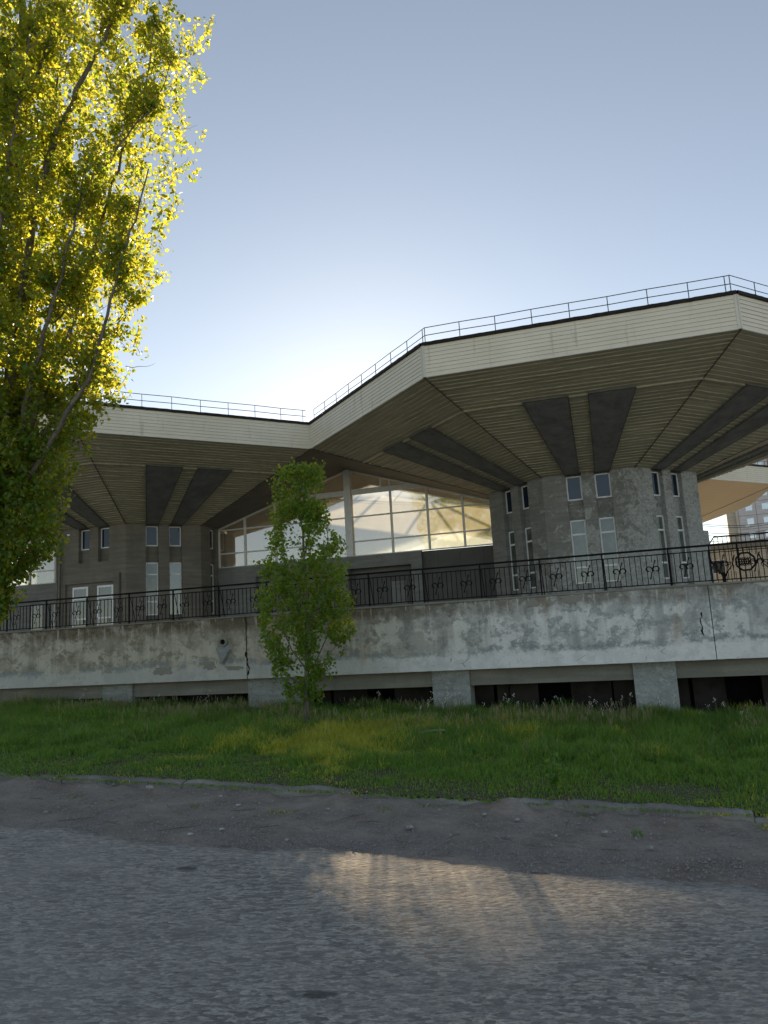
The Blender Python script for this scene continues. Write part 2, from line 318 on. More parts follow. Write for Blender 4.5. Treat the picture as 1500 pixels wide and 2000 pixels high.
def m_lit_soffit():  # warm bounce light painted into the rear soffit's siding colour
    t = NT('bounce_lit_soffit'); n = t.noise(.6, 5, .6); w = t.n('ShaderNodeTexWave'); w.bands_direction = 'Y'; w.inputs['Scale'].default_value = 1.2; t.l(t.coord(which='UV'), w.inputs[0])
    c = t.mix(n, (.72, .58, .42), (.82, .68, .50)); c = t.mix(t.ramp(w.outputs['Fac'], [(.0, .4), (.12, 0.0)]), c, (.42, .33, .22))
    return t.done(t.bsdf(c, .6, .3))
MT = dict(
    lit_soffit=m_lit_soffit(), shade_soffit=m_plain('plain_shaded_soffit', (.13, .125, .105), .7, .3, 0, .25, .8),  # dark soffit copy carries the gable's shade in its colour
    soffit=m_soffit(), fascia=m_fascia(),
    trim=m_plain('cream_trim', (.68, .66, .58), .5, .4, 0, .06),
    seam=m_plain('seam_strip', (.075, .068, .05), .6), panel=m_plain('dark_soffit_panel', (.15, .155, .15), .8, .2, 0, .3, 1.5),
    lip=m_plain('panel_edge_strip', (.37, .345, .25), .6),
    cap=m_plain('tar_roof_edge', (.022, .018, .016), .75, .3, 0, .5, 4), deck=m_plain('bitumen_roof', (.07, .07, .07), .8),
    drumL=m_concrete('grey_render', (.17, .155, .13), (.24, .225, .195)),
    drumR=m_concrete('patched_render', (.20, .20, .185), (.31, .315, .295), (.50, .525, .52), .6),
    hall=m_concrete('hall_wall_render', (.18, .185, .175), (.27, .275, .26)),
    stone=m_plain('dark_stone_cladding', (.075, .072, .068), .55, .4, 0, .2, .8),
    parapet=m_parapet(), lath=m_mesh_patch(),
    under=m_concrete('damp_concrete', (.24, .235, .205), (.34, .33, .29)),
    pier=m_concrete('pier_concrete', (.28, .295, .285), (.42, .45, .44), (.55, .58, .57), .35),
    void=m_plain('basement_boarding', (.035, .031, .028), .9, .2, 0, .5, 1.2), black=m_plain('deep_shadow_black', (.012, .012, .012), .9, .1),  # near-black colour stands in for shade in gaps and openings
    iron=m_plain('black_painted_iron', (.006, .006, .007), .75, .2, 0, .3, 9), steel=m_plain('galvanised_rail', (.09, .10, .13), .5, .5, .3),
    pvc=m_plain('white_pvc', (.74, .76, .77), .4, .5, 0, .04), grey_metal=m_plain('painted_mullion', (.62, .64, .63), .5, .4, 0, .1),
    glass=m_glass_dusty(), pane_up=m_pane('upper_window_glass', (.010, .016, .028), .0),
    pane_lo=m_pane('curtained_window_glass', (.075, .085, .072), .03, (.13, .145, .12)),
    pane_clear=m_pane('clear_window_glass', (.04, .045, .04), .08), pane_apt=m_pane('flat_window_glass', (.10, .11, .13), .35),
    pane_dim=m_plain('dim_window', (.05, .05, .05), .4, .3, 0, .2), paving=m_plain('terrace_paving', (.46, .41, .33), .85, .2, 0, .15, 1),
    asphalt=m_asphalt(), dirt=m_dirt(), soil=m_soil(),
    kerb=m_concrete('old_kerb_concrete', (.17, .165, .15), (.42, .41, .385)),
    leafA=m_leaf('poplar_leaf', (.045, .16, .022), (.095, .23, .035), (.36, .46, .03), (.84, .67, .05), .60),
    leafB=m_leaf('young_poplar_leaf', (.045, .15, .018), (.09, .22, .03), (.34, .50, .03), (.66, .62, .04), .55),
    barkA=m_bark('poplar_bark', (.09, .075, .06), (.21, .19, .155)), barkB=m_bark('young_bark', (.13, .12, .10), (.24, .22, .19)),
    grass=m_leaf('grass_blade', (.030, .072, .010), (.075, .115, .016), (.14, .24, .02), (.36, .38, .03), .45),
    straw=m_leaf('seed_head', (.22, .19, .11), (.30, .26, .15), (.35, .30, .12), (.45, .36, .15), .4),
    petal=m_plain('white_petals', (.75, .76, .72), .6), stem=m_plain('weed_stem', (.09, .13, .03), .6),
    twig=m_plain('dry_twig', (.13, .105, .08), .9), pale_wood=m_plain('bleached_wood', (.42, .40, .36), .8),
    stone_grey=m_plain('loose_stone', (.30, .29, .275), .9, .3, 0, .5, 25), paper=m_plain('litter_paper', (.55, .55, .53), .7),
)

# ------------------------------------------------------------------ frames of the place
# terrace wall frame: t along the wall (to the right), n away from the camera
WTH = -0.3027; Wd = Vector((math.cos(WTH), math.sin(WTH), 0)); Wn = Vector((-Wd.y, Wd.x, 0)); WD = 20.573
def W(t, n, z): return Wd*t + Wn*n + Vector((0, 0, z))
def ground_z(t, n): return -.04*(max(-45, min(25, t))+4.8)
Z = lambda r: r + CZ           # heights measured from the eye -> world
FLOOR = Z(.72)

# pavilion lattice (local x along U, y along Nn)
TH = -0.2802; U = Vector((math.cos(TH), math.sin(TH), 0)); Nn = Vector((-U.y, U.x, 0))
PR = Vector((13.117, 46.386, 0)); S_OUT = 13.418; AP = S_OUT*1.20711; RO = S_OUT*1.30656; RI = 6.554
ZB, HF, ZD = Z(11.64), 1.62, Z(8.343)
def octp(R, z=0): return [Vector((R*math.cos(math.radians(-112.5+45*k)), R*math.sin(math.radians(-112.5+45*k)), z)) for k in range(8)]

# ================================================================== GROUND
def sheet(name, tb, nb, fz, mat, edge_noise=None):
    """grid in the wall frame; tb, nb lists of breaks"""
    V = []; F = []
    for n in nb:
        for t in tb:
            nn = n
            V.append(W(t, nn, fz(t, nn)))
    k = len(tb)
    for j in range(len(nb)-1):
        for i in range(k-1): F.append((j*k+i, j*k+i+1, (j+1)*k+i+1, (j+1)*k+i))
    me = bpy.data.meshes.new(name); me.from_pydata(V, [], F); me.materials.append(mat); me.update()
    me.polygons.foreach_set('use_smooth', [True]*len(F))
    o = bpy.data.objects.new(name, me); C.objects.link(o); tag(o, kind='structure'); return o
far = [-1500, -700, -300, -120, -60, -45]
tb = far + list(np.arange(-40, 25.1, 5)) + [40, 80, 160, 400, 800, 1500]
g = sheet('ground', tb, [-1500, -400, -100, -40, -20, -6, 0, 6, 10.4, 11.2, 16, 24, 40, 80, 160, 400, 900, 2500], lambda t, n: ground_z(t, n)-.16, MT['soil'])
sheet('bounce_ground', [-600, -200, -80, -45, -20, 0, 25, 60, 200, 600], [-500, -150, -60, -30, -12, -7], lambda t, n: ground_z(t, n)+.03, m_plain('pale_bounce_paving', (.50, .45, .37), .85, .2, 0, .12, .3))  # unseen pale ground behind the camera, added to bounce warm light
def road_edge(t):
    return 8.75 + .33*mnoise.noise(Vector((t*.45, 3.1, 0))) + .16*mnoise.noise(Vector((t*1.7, 7.7, 0))) + .10*mnoise.noise(Vector((t*5, 1.7, 0))) + .05*mnoise.noise(Vector((t*14, 1.7, 0)))
KERB_N = 11.38
def kerb_n(t): return KERB_N + .07*mnoise.noise(Vector((t*.3, 9, 0)))
# dirt verge between asphalt and kerb, lumpy
tt = np.arange(-30, 12, .06); nn_ = np.linspace(8.0, 11.5, 60); V = []; F = []
for n in nn_:
    for t in tt:
        z = ground_z(t, n) - .012 + .022*mnoise.noise(Vector((t*1.2, n*1.6, 0))) + .014*mnoise.noise(Vector((t*4, n*5, 2))) + .009*mnoise.noise(Vector((t*13, n*14, 2)))+.03*max(0, n-9.6)/1.8 + max(0, n-10.7)*(.03+.16*mnoise.noise(Vector((t*.8, 3, 1)))+.12*mnoise.noise(Vector((t*3, 3, 1))))
        if n < 8.5: z = ground_z(t, n)-.016
        V.append(W(t, n, z))
k = len(tt); F = [(j*k+i, j*k+i+1, (j+1)*k+i+1, (j+1)*k+i) for j in range(len(nn_)-1) for i in range(k-1)]
me = bpy.data.meshes.new('dirt_verge'); me.from_pydata(V, [], F); me.materials.append(MT['dirt']); me.polygons.foreach_set('use_smooth', [True]*len(F))
o = bpy.data.objects.new('dirt_verge', me); C.objects.link(o); tag(o, kind='structure')
# road with crumbled edge
V = []; F = []; tt = np.arange(-60, 40, .08)
for t in tt: V += [W(t, -4.5, ground_z(t, 0)+.004), W(t, 5, ground_z(t, 5)+.02), W(t, road_edge(t)-.25, ground_z(t, 8)+.022), W(t, road_edge(t), ground_z(t, 8)+.006), W(t, road_edge(t)+.012, ground_z(t, 8)-.03)]
for i in range(len(tt)-1):
    for r in range(4): F.append((i*5+r, (i+1)*5+r, (i+1)*5+r+1, i*5+r+1))
me = bpy.data.meshes.new('road'); me.from_pydata(V, [], F); me.materials.append(MT['asphalt']); me.polygons.foreach_set('use_smooth', [True]*len(F)); me.update()
o = bpy.data.objects.new('road', me); C.objects.link(o); tag(o, kind='structure')
# kerb of old stones, sunk and chipped
mb = MB(); t = -45.0; random.seed(3)
while t < 25:
    L = random.uniform(1.4, 3.2); dz = random.uniform(-.075, .02); dn = random.uniform(-.07, .07); N = 36; prof = []
    for i in range(N+1):
        ti = t + (L-.015)*i/N; gz = ground_z(ti, 0)+dz; w1 = .03*mnoise.noise(Vector((ti*3, 1, 0)))+.02*mnoise.noise(Vector((ti*11, 1, 0))); w2 = .07*mnoise.noise(Vector((ti*1.9, 5, 0)))+.04*mnoise.noise(Vector((ti*8, 5, 0)))
        k0 = kerb_n(ti)+dn
        prof.append([W(ti, k0+w1, gz-.1), W(ti, k0+.01+w1, gz+.10+w2), W(ti, k0+.05+w1, gz+.135+w2), W(ti, k0+.19, gz+.13+w2*.6), W(ti, k0+.21, gz-.1)])
    for i in range(N):
        for r in range(4): mb.face([prof[i][r], prof[i+1][r], prof[i+1][r+1], prof[i][r+1]])
    mb.face([prof[0][r] for r in range(5)]); mb.face([prof[-1][r] for r in reversed(range(5))])
    t += L
tag(mb.build('kerb', MT['kerb']), kind='structure')

# grassy bank soil
def bank_z(t, n):
    k = max(0, min(1, (n-11.5)/8.5))
    return ground_z(t, n) + .10 + .06*k + .07*mnoise.noise(Vector((t*.5, n*.6, 4)))*min(1, k*4)
sheet('grass_bank_soil', list(np.arange(-45, 25.1, .5)), [11.5, 11.7, 12, 12.5, 13, 14, 15, 16, 17, 18, 19, 20, 21, 22, 23.4], bank_z, MT['soil'])

YG = m_leaf('yellow_and_sunlit_grass', (.30, .38, .05), (.50, .50, .08), (.60, .62, .05), (.90, .80, .10), .45)  # yellower tufts, also the painted stand-in for gold sunlight on the bank
MT['grass'] = m_leaf('grass_blade', (.050, .17, .030), (.16, .29, .055), (.24, .46, .05), (.50, .60, .08), .45)
def fbm(t, n, s, off): return mnoise.noise(Vector((t*s, n*s, off)))
def make_grass():
    rng = np.random.default_rng(5); P = []
    N = 430000
    tcand = rng.uniform(-26, 9, N); ncand = 10.3 + (21.6-10.3)*rng.uniform(0, 1, N)**.85
    keep_t = []; keep_n = []; H = []; Zs = []; Wd_ = []
    for t, n, r in zip(tcand, ncand, rng.uniform(0, 1, N)):
        x = t*Wd.x + n*Wn.x; y = t*Wd.y + n*Wn.y
        if abs(x) > y*.56+.6 or y < 8: continue
        if n < 11.33 and (fbm(t, n, 1.2, 61.)+.4*fbm(t, n, 4, 65.) < .30+.25*(11.3-n) or r > .8): continue
        k = (n-11.4)/9.2; c = fbm(t, n, .9, 1.)+.5*fbm(t, n, 2.5, 3.)
        edge = fbm(t, n, 1.3, 8.)
        if 0 <= k < .10 and r > .5+2.2*k+edge*.9: continue
        if 0 <= k < .22 and r > .8 + edge: continue
        h = .05 + .30*min(1, max(0, k)/.55)**1.1 + .34*c*min(1, k*3)
        if k > .8: h += .05
        h *= .72
        keep_t.append(t); keep_n.append(n); H.append(max(.03, h)); Zs.append(bank_z(t, n) if n > 11.6 else ground_z(t, n)+(.10 if n > 11.33 else .0))
    t = np.array(keep_t); n = np.array(keep_n); H = np.array(H); zz = np.array(Zs); m = len(t)
    X = t*Wd.x + n*Wn.x; Y = t*Wd.y + n*Wn.y
    hh = H*rng.uniform(.5, 1.35, m); a = rng.uniform(0, 2*np.pi, m); lean = hh*rng.uniform(.1, .75, m); b = rng.uniform(0, 2*np.pi, m)
    w = rng.uniform(.006, .013, m)
    broad = rng.uniform(0, 1, m) < .34                     # clover and dandelion leaves between the blades
    w = np.where(broad, rng.uniform(.016, .032, m), w); hh = np.where(broad, hh*.7, hh)
    dx, dy = np.cos(a)*w, np.sin(a)*w; lx, ly = np.cos(b)*lean, np.sin(b)*lean
    V = np.empty((m, 5, 3)); 
    V[:, 0] = np.stack([X-dx*.5, Y-dy*.5, zz-.01], 1); V[:, 1] = np.stack([X+dx*.5, Y+dy*.5, zz-.01], 1)
    V[:, 2] = np.stack([X+dx*.6+lx*.35, Y+dy*.6+ly*.35, zz+hh*.6], 1); V[:, 3] = np.stack([X-dx*.6+lx*.35, Y-dy*.6+ly*.35, zz+hh*.6], 1)
    V[:, 4] = np.stack([X+lx, Y+ly, zz+hh*.97-lean*.15], 1)
    base = np.arange(m)[:, None]*5
    F = np.concatenate([base+np.array([[0, 1, 2]]), base+np.array([[0, 2, 3]]), base+np.array([[3, 2, 4]])])
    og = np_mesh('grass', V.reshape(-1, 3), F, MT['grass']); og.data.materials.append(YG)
    yel = np.array([-.05+.5*fbm(a_, b_, .5, 51.)+.5*fbm(a_, b_, 1.6, 55.)+.8*math.exp(-((a_+6.6)**2/2.6+(b_-16)**2/9))+.35*math.exp(-((a_+2.5)**2/8+(b_-18.5)**2/1.5)) for a_, b_ in zip(t, n)])+rng.normal(0, .12, m) > .36  # random yellow tufts, plus set spots where sunlight is painted as colour
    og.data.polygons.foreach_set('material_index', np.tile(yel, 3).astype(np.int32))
    return tag(og, kind='stuff', label='rough green grass and low weeds on the bank below the terrace wall', cat='grass'), m
GR, ng = make_grass(); print('grass blades', ng)
def seed_heads():
    rng = np.random.default_rng(9); V = []; F = []; i = 0
    for _ in range(7600):
        t = rng.uniform(-24, 8); n = rng.uniform(17.2, 20.6) if rng.uniform() < .8 else rng.uniform(14, 20)
        if fbm(t, n, .45, 21.) < -.02: continue
        z = bank_z(t, n); h = rng.uniform(.26, .46)*(1 if n > 17 else .8); p = W(t, n, z); q = p + Vector((rng.normal(0, .05), rng.normal(0, .05), h))
        s = (q-p)*.3 + Vector((rng.normal(0, .015), 0, -.02)); r = rng.uniform(.005, .010); side = Vector((rng.uniform(-1, 1), rng.uniform(-.4, .4), 0)).normalized()*r
        for a_, b_, w_ in ((p, q, .16), (q, q+s, .9)):
            V += [a_-side*w_, a_+side*w_, b_+side*w_, b_-side*w_]; F.append((i, i+1, i+2, i+3)); i += 4
    tag(np_mesh('seeding_grass', np.array([tuple(v) for v in V]), np.array(F), MT['straw']), kind='stuff', label='dry pinkish seed heads standing above the grass', cat='grass')
seed_heads()

# ================================================================== TERRACE
terr = thing('terrace', tuple(W(0, WD, 0)), WTH, label='long raised terrace with stained plaster parapet wall, dark openings and piers below', cat='terrace')
# local frame: x = t, y = n-WD, z world
T0, T1 = -45.0, 24.0
mb = MB(); mb.box((T0, .28, Z(.40)), (T1, 92, FLOOR)); mb.build('floor_slab', MT['paving'], terr)
def wall_panel(t0, t1):
    m = MB(); N = int((t1-t0)/.12)+1; zs = [0, .02, .5, 1.0, 1.5, 1.84, 1.88]
    rows = []
    for i in range(N+1):
        t = t0+(t1-t0)*i/N; top = 1.88 + .018*mnoise.noise(Vector((t*2.2, 0, 0))) + .012*mnoise.noise(Vector((t*8, 0, 3)))
        bot = .006*mnoise.noise(Vector((t*4, 5, 0)))
        col = []
        for z in zs:
            zz = bot if z == 0 else (top if z == 1.88 else z)
            y = .012*mnoise.noise(Vector((t*1.1, z*1.5, 7))) + (.03 if z == 1.88 else 0)
            col.append((t, y, zz))
        col += [(t, .28, top-.01), (t, .28, 0)]
        rows.append(col)
    for i in range(N):
        for j in range(len(rows[0])-1): m.face([rows[i][j], rows[i+1][j], rows[i+1][j+1], rows[i][j+1]])
        m.face([rows[i][-1], rows[i+1][-1], rows[i+1][0], rows[i][0]])
    m.face(list(reversed(rows[0]))); m.face(rows[-1])
    o = m.build('parapet', MT['parapet'], terr, loc=(0, 0, Z(-1.06))); return o
for a, b in ((T0, -24.1), (-24.08, -11.075), (-11.04, 2.08), (2.10, 15), (15.02, T1)): wall_panel(a, b)
for t in (-24.09, -11.06, 2.09):        # dark filler behind the joints
    mb = MB(); mb.box((t-.05, .10, Z(-1.05)), (t+.05, .27, Z(.78))); mb.build('joint_filler', MT['black'], terr)
mb = MB()    # thin worn coping
t = T0
while t < T1:
    L = random.uniform(.5, 2.4); mb.box((t, -.035+random.uniform(-.01, .015), Z(.80)), (min(T1, t+L-.006), .30, Z(.845)+random.uniform(-.012, .012))); t += L
mb.build('coping', MT['under'], terr)
mb = MB(); mb.box((T0, .50, Z(-1.52)), (T1, .80, Z(.398))); mb.build('beam', MT['under'], terr)
mb = MB(); mb.box((T0, .285, Z(-1.02)), (T1, .495, Z(-.85))); mb.build('beam_ledge', MT['black'], terr)
for a, b in ((-28.2, -26.6), (-22.5, -21.2), (-16.6, -15.45), (-11.25, -9.45), (-5.4, -4.32), (.06, 1.12), (6.2, 7.4), (12, 13.2)):
    mb = MB(); zb_ = ground_z(a, 0)-.1
    mb.box((a, .40, zb_), (b, 1.0, Z(-1.075)))
    if a in (-11.25,): mb.box((-10.35, .37, zb_), (b-.02, .395, Z(-1.08)))
    if a == .06: mb.box((a+.55, .385, Z(-1.32)), (a+.85, .398, Z(-1.2)))
    mb.build('pier', MT['pier'], terr)
# boarding deep under the terrace with dark gaps
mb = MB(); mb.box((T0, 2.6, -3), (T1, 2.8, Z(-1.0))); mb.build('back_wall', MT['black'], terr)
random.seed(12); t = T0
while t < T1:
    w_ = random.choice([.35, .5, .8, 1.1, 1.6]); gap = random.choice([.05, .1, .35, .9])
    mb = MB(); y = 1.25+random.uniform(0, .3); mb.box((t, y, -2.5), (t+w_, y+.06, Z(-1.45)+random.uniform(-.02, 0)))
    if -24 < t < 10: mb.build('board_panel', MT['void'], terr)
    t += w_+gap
# the broken spout: collar with dark hole, diamond shaped apron and spalled plaster round it
mb = MB(); cx_, cz_ = -11.84, Z(.08); n = 16
for i in range(n):
    a0, a1 = 2*math.pi*i/n, 2*math.pi*(i+1)/n
    def rg(a, r, y): 
        q = r*(1+.08*mnoise.noise(Vector((math.cos(a)*2, math.sin(a)*2, 1)))); return (cx_+q*math.cos(a), y, cz_+q*math.sin(a)*.85)
    mb.face([rg(a0, .19, .0), rg(a1, .19, .0), rg(a1, .165, -.08), rg(a0, .165, -.08)])
    mb.face([rg(a0, .165, -.08), rg(a1, .165, -.08), rg(a1, .095, -.08), rg(a0, .095, -.08)])
    mb.face([rg(a0, .095, -.08), rg(a1, .095, -.08), rg(a1, .09, -.016), rg(a0, .09, -.016)])
sp = mb.build('drain_spout', MT['under'], terr)
mb = MB(); mb.box((cx_-.13, -.018, cz_-.10), (cx_+.13, -.012, cz_+.10)); mb.build('spout_hole', MT['black'], sp)
mb = MB(); dz = Z(-.30); pts = [(-.28, .02, .20), (-.16, .02, .33), (.06, .02, .26), (.2, .02, .34), (.30, .02, .16), (.12, .02, -.18), (.0, .02, -.34), (-.10, .02, -.22)]
pts = [Vector((cx_+p[0], p[1], dz+p[2])) for p in pts]
mid = [Vector((cx_+(p.x-cx_)*.72+.01, -.13, dz+(p.z-dz)*.66)) for p in pts]
for i in range(8):
    j = (i+1) % 8; mb.face([pts[i], pts[j], mid[j], mid[i]])
ap = Vector((cx_-.02, -.155, dz+.06))
for i in range(8): mb.face([mid[i], mid[(i+1) % 8], ap])
mb.build('spout_apron', MT['pier'], sp)
def patch(cx, cz, w, h, seed, mat='lath', y=-.019):
    r = random.Random(seed); m = MB(); k = 26; P = []
    for i in range(k):
        a = -2*math.pi*i/k; s = r.uniform(.62, 1.1); P.append((cx+w/2*s*math.copysign(abs(math.cos(a))**.7, math.cos(a)), y, cz+h/2*s*math.copysign(abs(math.sin(a))**.7, math.sin(a))))
    B = [(p[0], .02, p[2]) for p in P]
    m.face(P[::-1])
    for i in range(k): m.face([P[i], P[(i+1) % k], B[(i+1) % k], B[i]])
    m.build('bare_lath_patch', MT[mat], terr)
for i, (a, b, c_, d_) in enumerate(((-12.35, Z(-.62), .5, .26), (-11.5, Z(-.72), .6, .16), (-14.0, Z(-.72), .8, .26), (-1.3, Z(.68), .7, .22), (-2.35, Z(.64), .4, .22), (-6.9, Z(.42), .4, .16))):
    patch(a, b, c_, d_, i+1)
# jagged cracks
def crack(x, z0, z1, seed, wmax=.03):
    r = random.Random(seed); m = MB(); L = []; z = z0; xx = x
    while z < z1: L.append((xx, z, wmax*r.uniform(.25, 1))); z += r.uniform(.03, .09); xx = xx*.6+x*.4+r.uniform(-.035, .035)
    for p, q in zip(L, L[1:]): m.face([(p[0]-p[2]/2, -.0165, p[1]), (p[0]+p[2]/2, -.0165, p[1]), (q[0]+q[2]/2, -.0165, q[1]), (q[0]-q[2]/2, -.0165, q[1])])
    m.build('crack', MT['black'], terr)
crack(-11.03, Z(-.95), Z(-.2), 5, .06); crack(-11.06, Z(-.2), Z(.78), 6, .02); crack(1.85, Z(-.45), Z(.15), 8, .05)

# ------------------------------------------------------------------ wrought iron railing along the terrace edge
rail = thing('iron_railing', tuple(W(0, WD+.12, Z(.84))), WTH, label='black wrought iron railing with scroll motifs along the top of the terrace wall', cat='railing')
R0, R1 = -22.0, 7.5; BAY = 1.66
def scroll_mesh():
    m = MB()
    for sx in (-1, 1):
        for c0, sg in ((Vector((sx*.085, 0, 0)), 1),):
            pts = []
            for i in range(15):
                a = math.pi*(1.15 if sx > 0 else -.15)+sx*(-1)*i/14*math.pi*1.75; r = .085*(1-.62*i/14)
                pts.append(c0+Vector((r*math.cos(a)*1.0, 0, r*math.sin(a)*1.0)))
            m.tube(pts, .012, 4)
    m.tube([(-.055, 0, -.19), (-.03, 0, -.1), (0, 0, 0), (.03, 0, .1), (.06, 0, .19)], [.013, .009, .014, .009, .013], 4)
    m.tube([(-.03, 0, .05), (0, 0, 0), (.03, 0, -.05)], [.008, .02, .008], 4)
    for z, x in ((.2, .065), (-.2, -.06)): m.tube([(x-.012, 0, z-.012), (x, 0, z), (x+.012, 0, z+.012)], [.008, .02, .008], 5)
    me = m.build('scroll', MT['iron']); d = me.data; bpy.data.objects.remove(me); return d
SCR = scroll_mesh()
mb = MB(); mb.beam((R0, 0, .98), (R1, 0, .98), .065, .05); mb.build('top_rail', MT['iron'], rail)
mb = MB(); mb.beam((R0, 0, .845), (R1, 0, .845), .028, .028); mb.build('upper_bar', MT['iron'], rail)
mb = MB(); mb.beam((R0, 0, .075), (R1, 0, .075), .028, .028); mb.build('bottom_bar', MT['iron'], rail)
k = 0; t = R0
while t < R1-.1:
    mb = MB(); mb.box((t-.02, -.02, -.02), (t+.02, .02, .965)); 
    mb.tube([(t+.03, .03, .84), (t+.04, .30, -.02)], .014, 4); mb.build('post', MT['iron'], rail)
    m = MB(); nb = 11
    for i in range(1, nb+1):
        x = t+BAY*i/(nb+1)
        if i in (3, 9): m.box((x-.007, -.007, .0865), (x+.007, .007, .28)); m.box((x-.007, -.007, .66), (x+.007, .007, .834)); continue
        lean = random.uniform(-.008, .008)
        m.beam((x, 0, .0865), (x+lean, 0, .834), .018, .018, 0, Vector((0, 1, 0)))
    bp = m.build('bar_panel', MT['iron'], rail)
    for i in (3, 9):
        s = bpy.data.objects.new('scroll', SCR); C.objects.link(s); s.parent = bp; s.location = (t+BAY*i/(nb+1), 0, .47)
        s.scale = (1.2, 1, 1.15)
    t += BAY; k += 1
# ------------------------------------------------------------------ taller fence behind it on the right, with the octagonal emblem
fen = thing('iron_fence', tuple(W(2.38, 22.0, FLOOR)), WTH, label='taller iron fence with octagonal leaf emblem at the right end of the terrace', cat='fence')
H2 = Z(2.15)-FLOOR; L2 = 7.0
mb = MB(); mb.tube([(0, 0, 0), (0, 0, H2-.22), (.16, 0, H2), (L2, 0, H2)], .022, 5); mb.build('frame_rail', MT['iron'], fen)
mb = MB(); mb.beam((0, 0, H2-.42), (L2, 0, H2-.42), .02, .02); mb.beam((0, 0, .12), (L2, 0, .12), .02, .02); mb.beam((0, 0, .71), (.56, 0, .71), .02, .02); mb.beam((1.1, 0, .71), (L2, 0, .71), .02, .02)
mb.build('cross_bar', MT['iron'], fen)
mb = MB(); x = .14
while x < L2:
    if not .56 < x < 1.14: mb.box((x-.007, -.007, 0), (x+.007, .007, H2-.02))
    else:
        mb.box((x-.007, -.007, 0), (x+.007, .007, .46)); mb.box((x-.007, -.007, .94), (x+.007, .007, H2-.02))
    x += .115
mb.build('bar_panel', MT['iron'], fen)
em = MB(); ex, ez, er = .87, .70, .25
P = [(ex+er*math.cos(math.radians(22.5+45*i)), 0, ez+er*math.sin(math.radians(22.5+45*i))) for i in range(9)]
for a, b in zip(P, P[1:]): em.beam(a, b, .045, .05, 0, Vector((0, 1, 0)))
em.tube([(ex-.25, 0, ez), (ex+.25, 0, ez)], .012, 4)
for i in range(5):
    bx_ = ex-.13+.055*i
    for s in (-1, 1): em.tube([(bx_, 0, ez), (bx_-.03, 0, ez+s*.05), (bx_+.045, 0, ez+s*.12)], [.016, .026, .006], 4)
em.build('leaf_emblem', MT['iron'], fen)
for fx in (.30, 1.52):
    m = MB()
    for s in (-1, 1):
        m.tube([(fx, 0, .30), (fx+s*.10, 0, .48), (fx+s*.23, 0, .62), (fx+s*.31, 0, .90)], [.03, .018, .012, .02], 5)
        m.tube([Vector((fx+s*.2, 0, .60))+Vector((s*.07*math.cos(a), 0, .07*math.sin(a))) for a in np.linspace(-1, 3.6, 12)], .009, 4)
    m.tube([(fx, 0, 0), (fx, 0, .45)], [.05, .035], 6)
    m.build('forged_branch', MT['iron'], fen)

# ================================================================== PAVILIONS
def face_frame(Va, Vb):
    d = (Vb-Va).normalized(); inn = Vector((-d.y, d.x, 0))
    fr = Matrix((d, inn, Vector((0, 0, 1)))).transposed().to_4x4(); fr.translation = Va; return fr   # x along, y inwards
WX = [(1.30, 2.16), (2.86, 3.72)]; SD = .34
def relief_wall(mb, fr, xs, zs, dep):
    """a wall of rectangular cells, each set back by dep(x, z)"""
    nx, nz = len(xs)-1, len(zs)-1
    D = [[dep((xs[i]+xs[i+1])/2, (zs[j]+zs[j+1])/2) for j in range(nz)] for i in range(nx)]
    for i in range(nx):
        for j in range(nz):
            d = D[i][j]; x0, x1, z0, z1 = xs[i], xs[i+1], zs[j], zs[j+1]
            mb.face([fr @ Vector(p) for p in ((x0, d, z0), (x1, d, z0), (x1, d, z1), (x0, d, z1))])
            if i+1 < nx and D[i+1][j] != d: e = D[i+1][j]; mb.face([fr @ Vector(p) for p in ((x1, d, z0), (x1, e, z0), (x1, e, z1), (x1, d, z1))])
            if j+1 < nz and D[i][j+1] != d: e = D[i][j+1]; mb.face([fr @ Vector(p) for p in ((x0, d, z1), (x1, d, z1), (x1, e, z1), (x0, e, z1))])
def window(parent, fr, x0, x1, z0, z1, y, transoms=(), pane='pane_up', name='window', fw=.075, vbars=()):
    m = MB(); d0, d1 = y, y+.05
    m.box((x0, d0, z0), (x0+fw, d1, z1), 0, fr); m.box((x1-fw, d0, z0), (x1, d1, z1), 0, fr)
    m.box((x0+fw, d0, z0), (x1-fw, d1, z0+fw), 0, fr); m.box((x0+fw, d0, z1-fw), (x1-fw, d1, z1), 0, fr)
    for tz in transoms: m.box((x0+fw, d0+.004, tz-.05), (x1-fw, d1, tz+.05), 0, fr)
    w = m.build(name, MT['pvc'], parent)
    m = MB(); m.face([fr @ Vector(p) for p in ((x0+.03, y+.035, z0+.03), (x1-.03, y+.035, z0+.03), (x1-.03, y+.035, z1-.03), (x0+.03, y+.035, z1-.03))])
    m.build('pane', MT[pane], w); return w
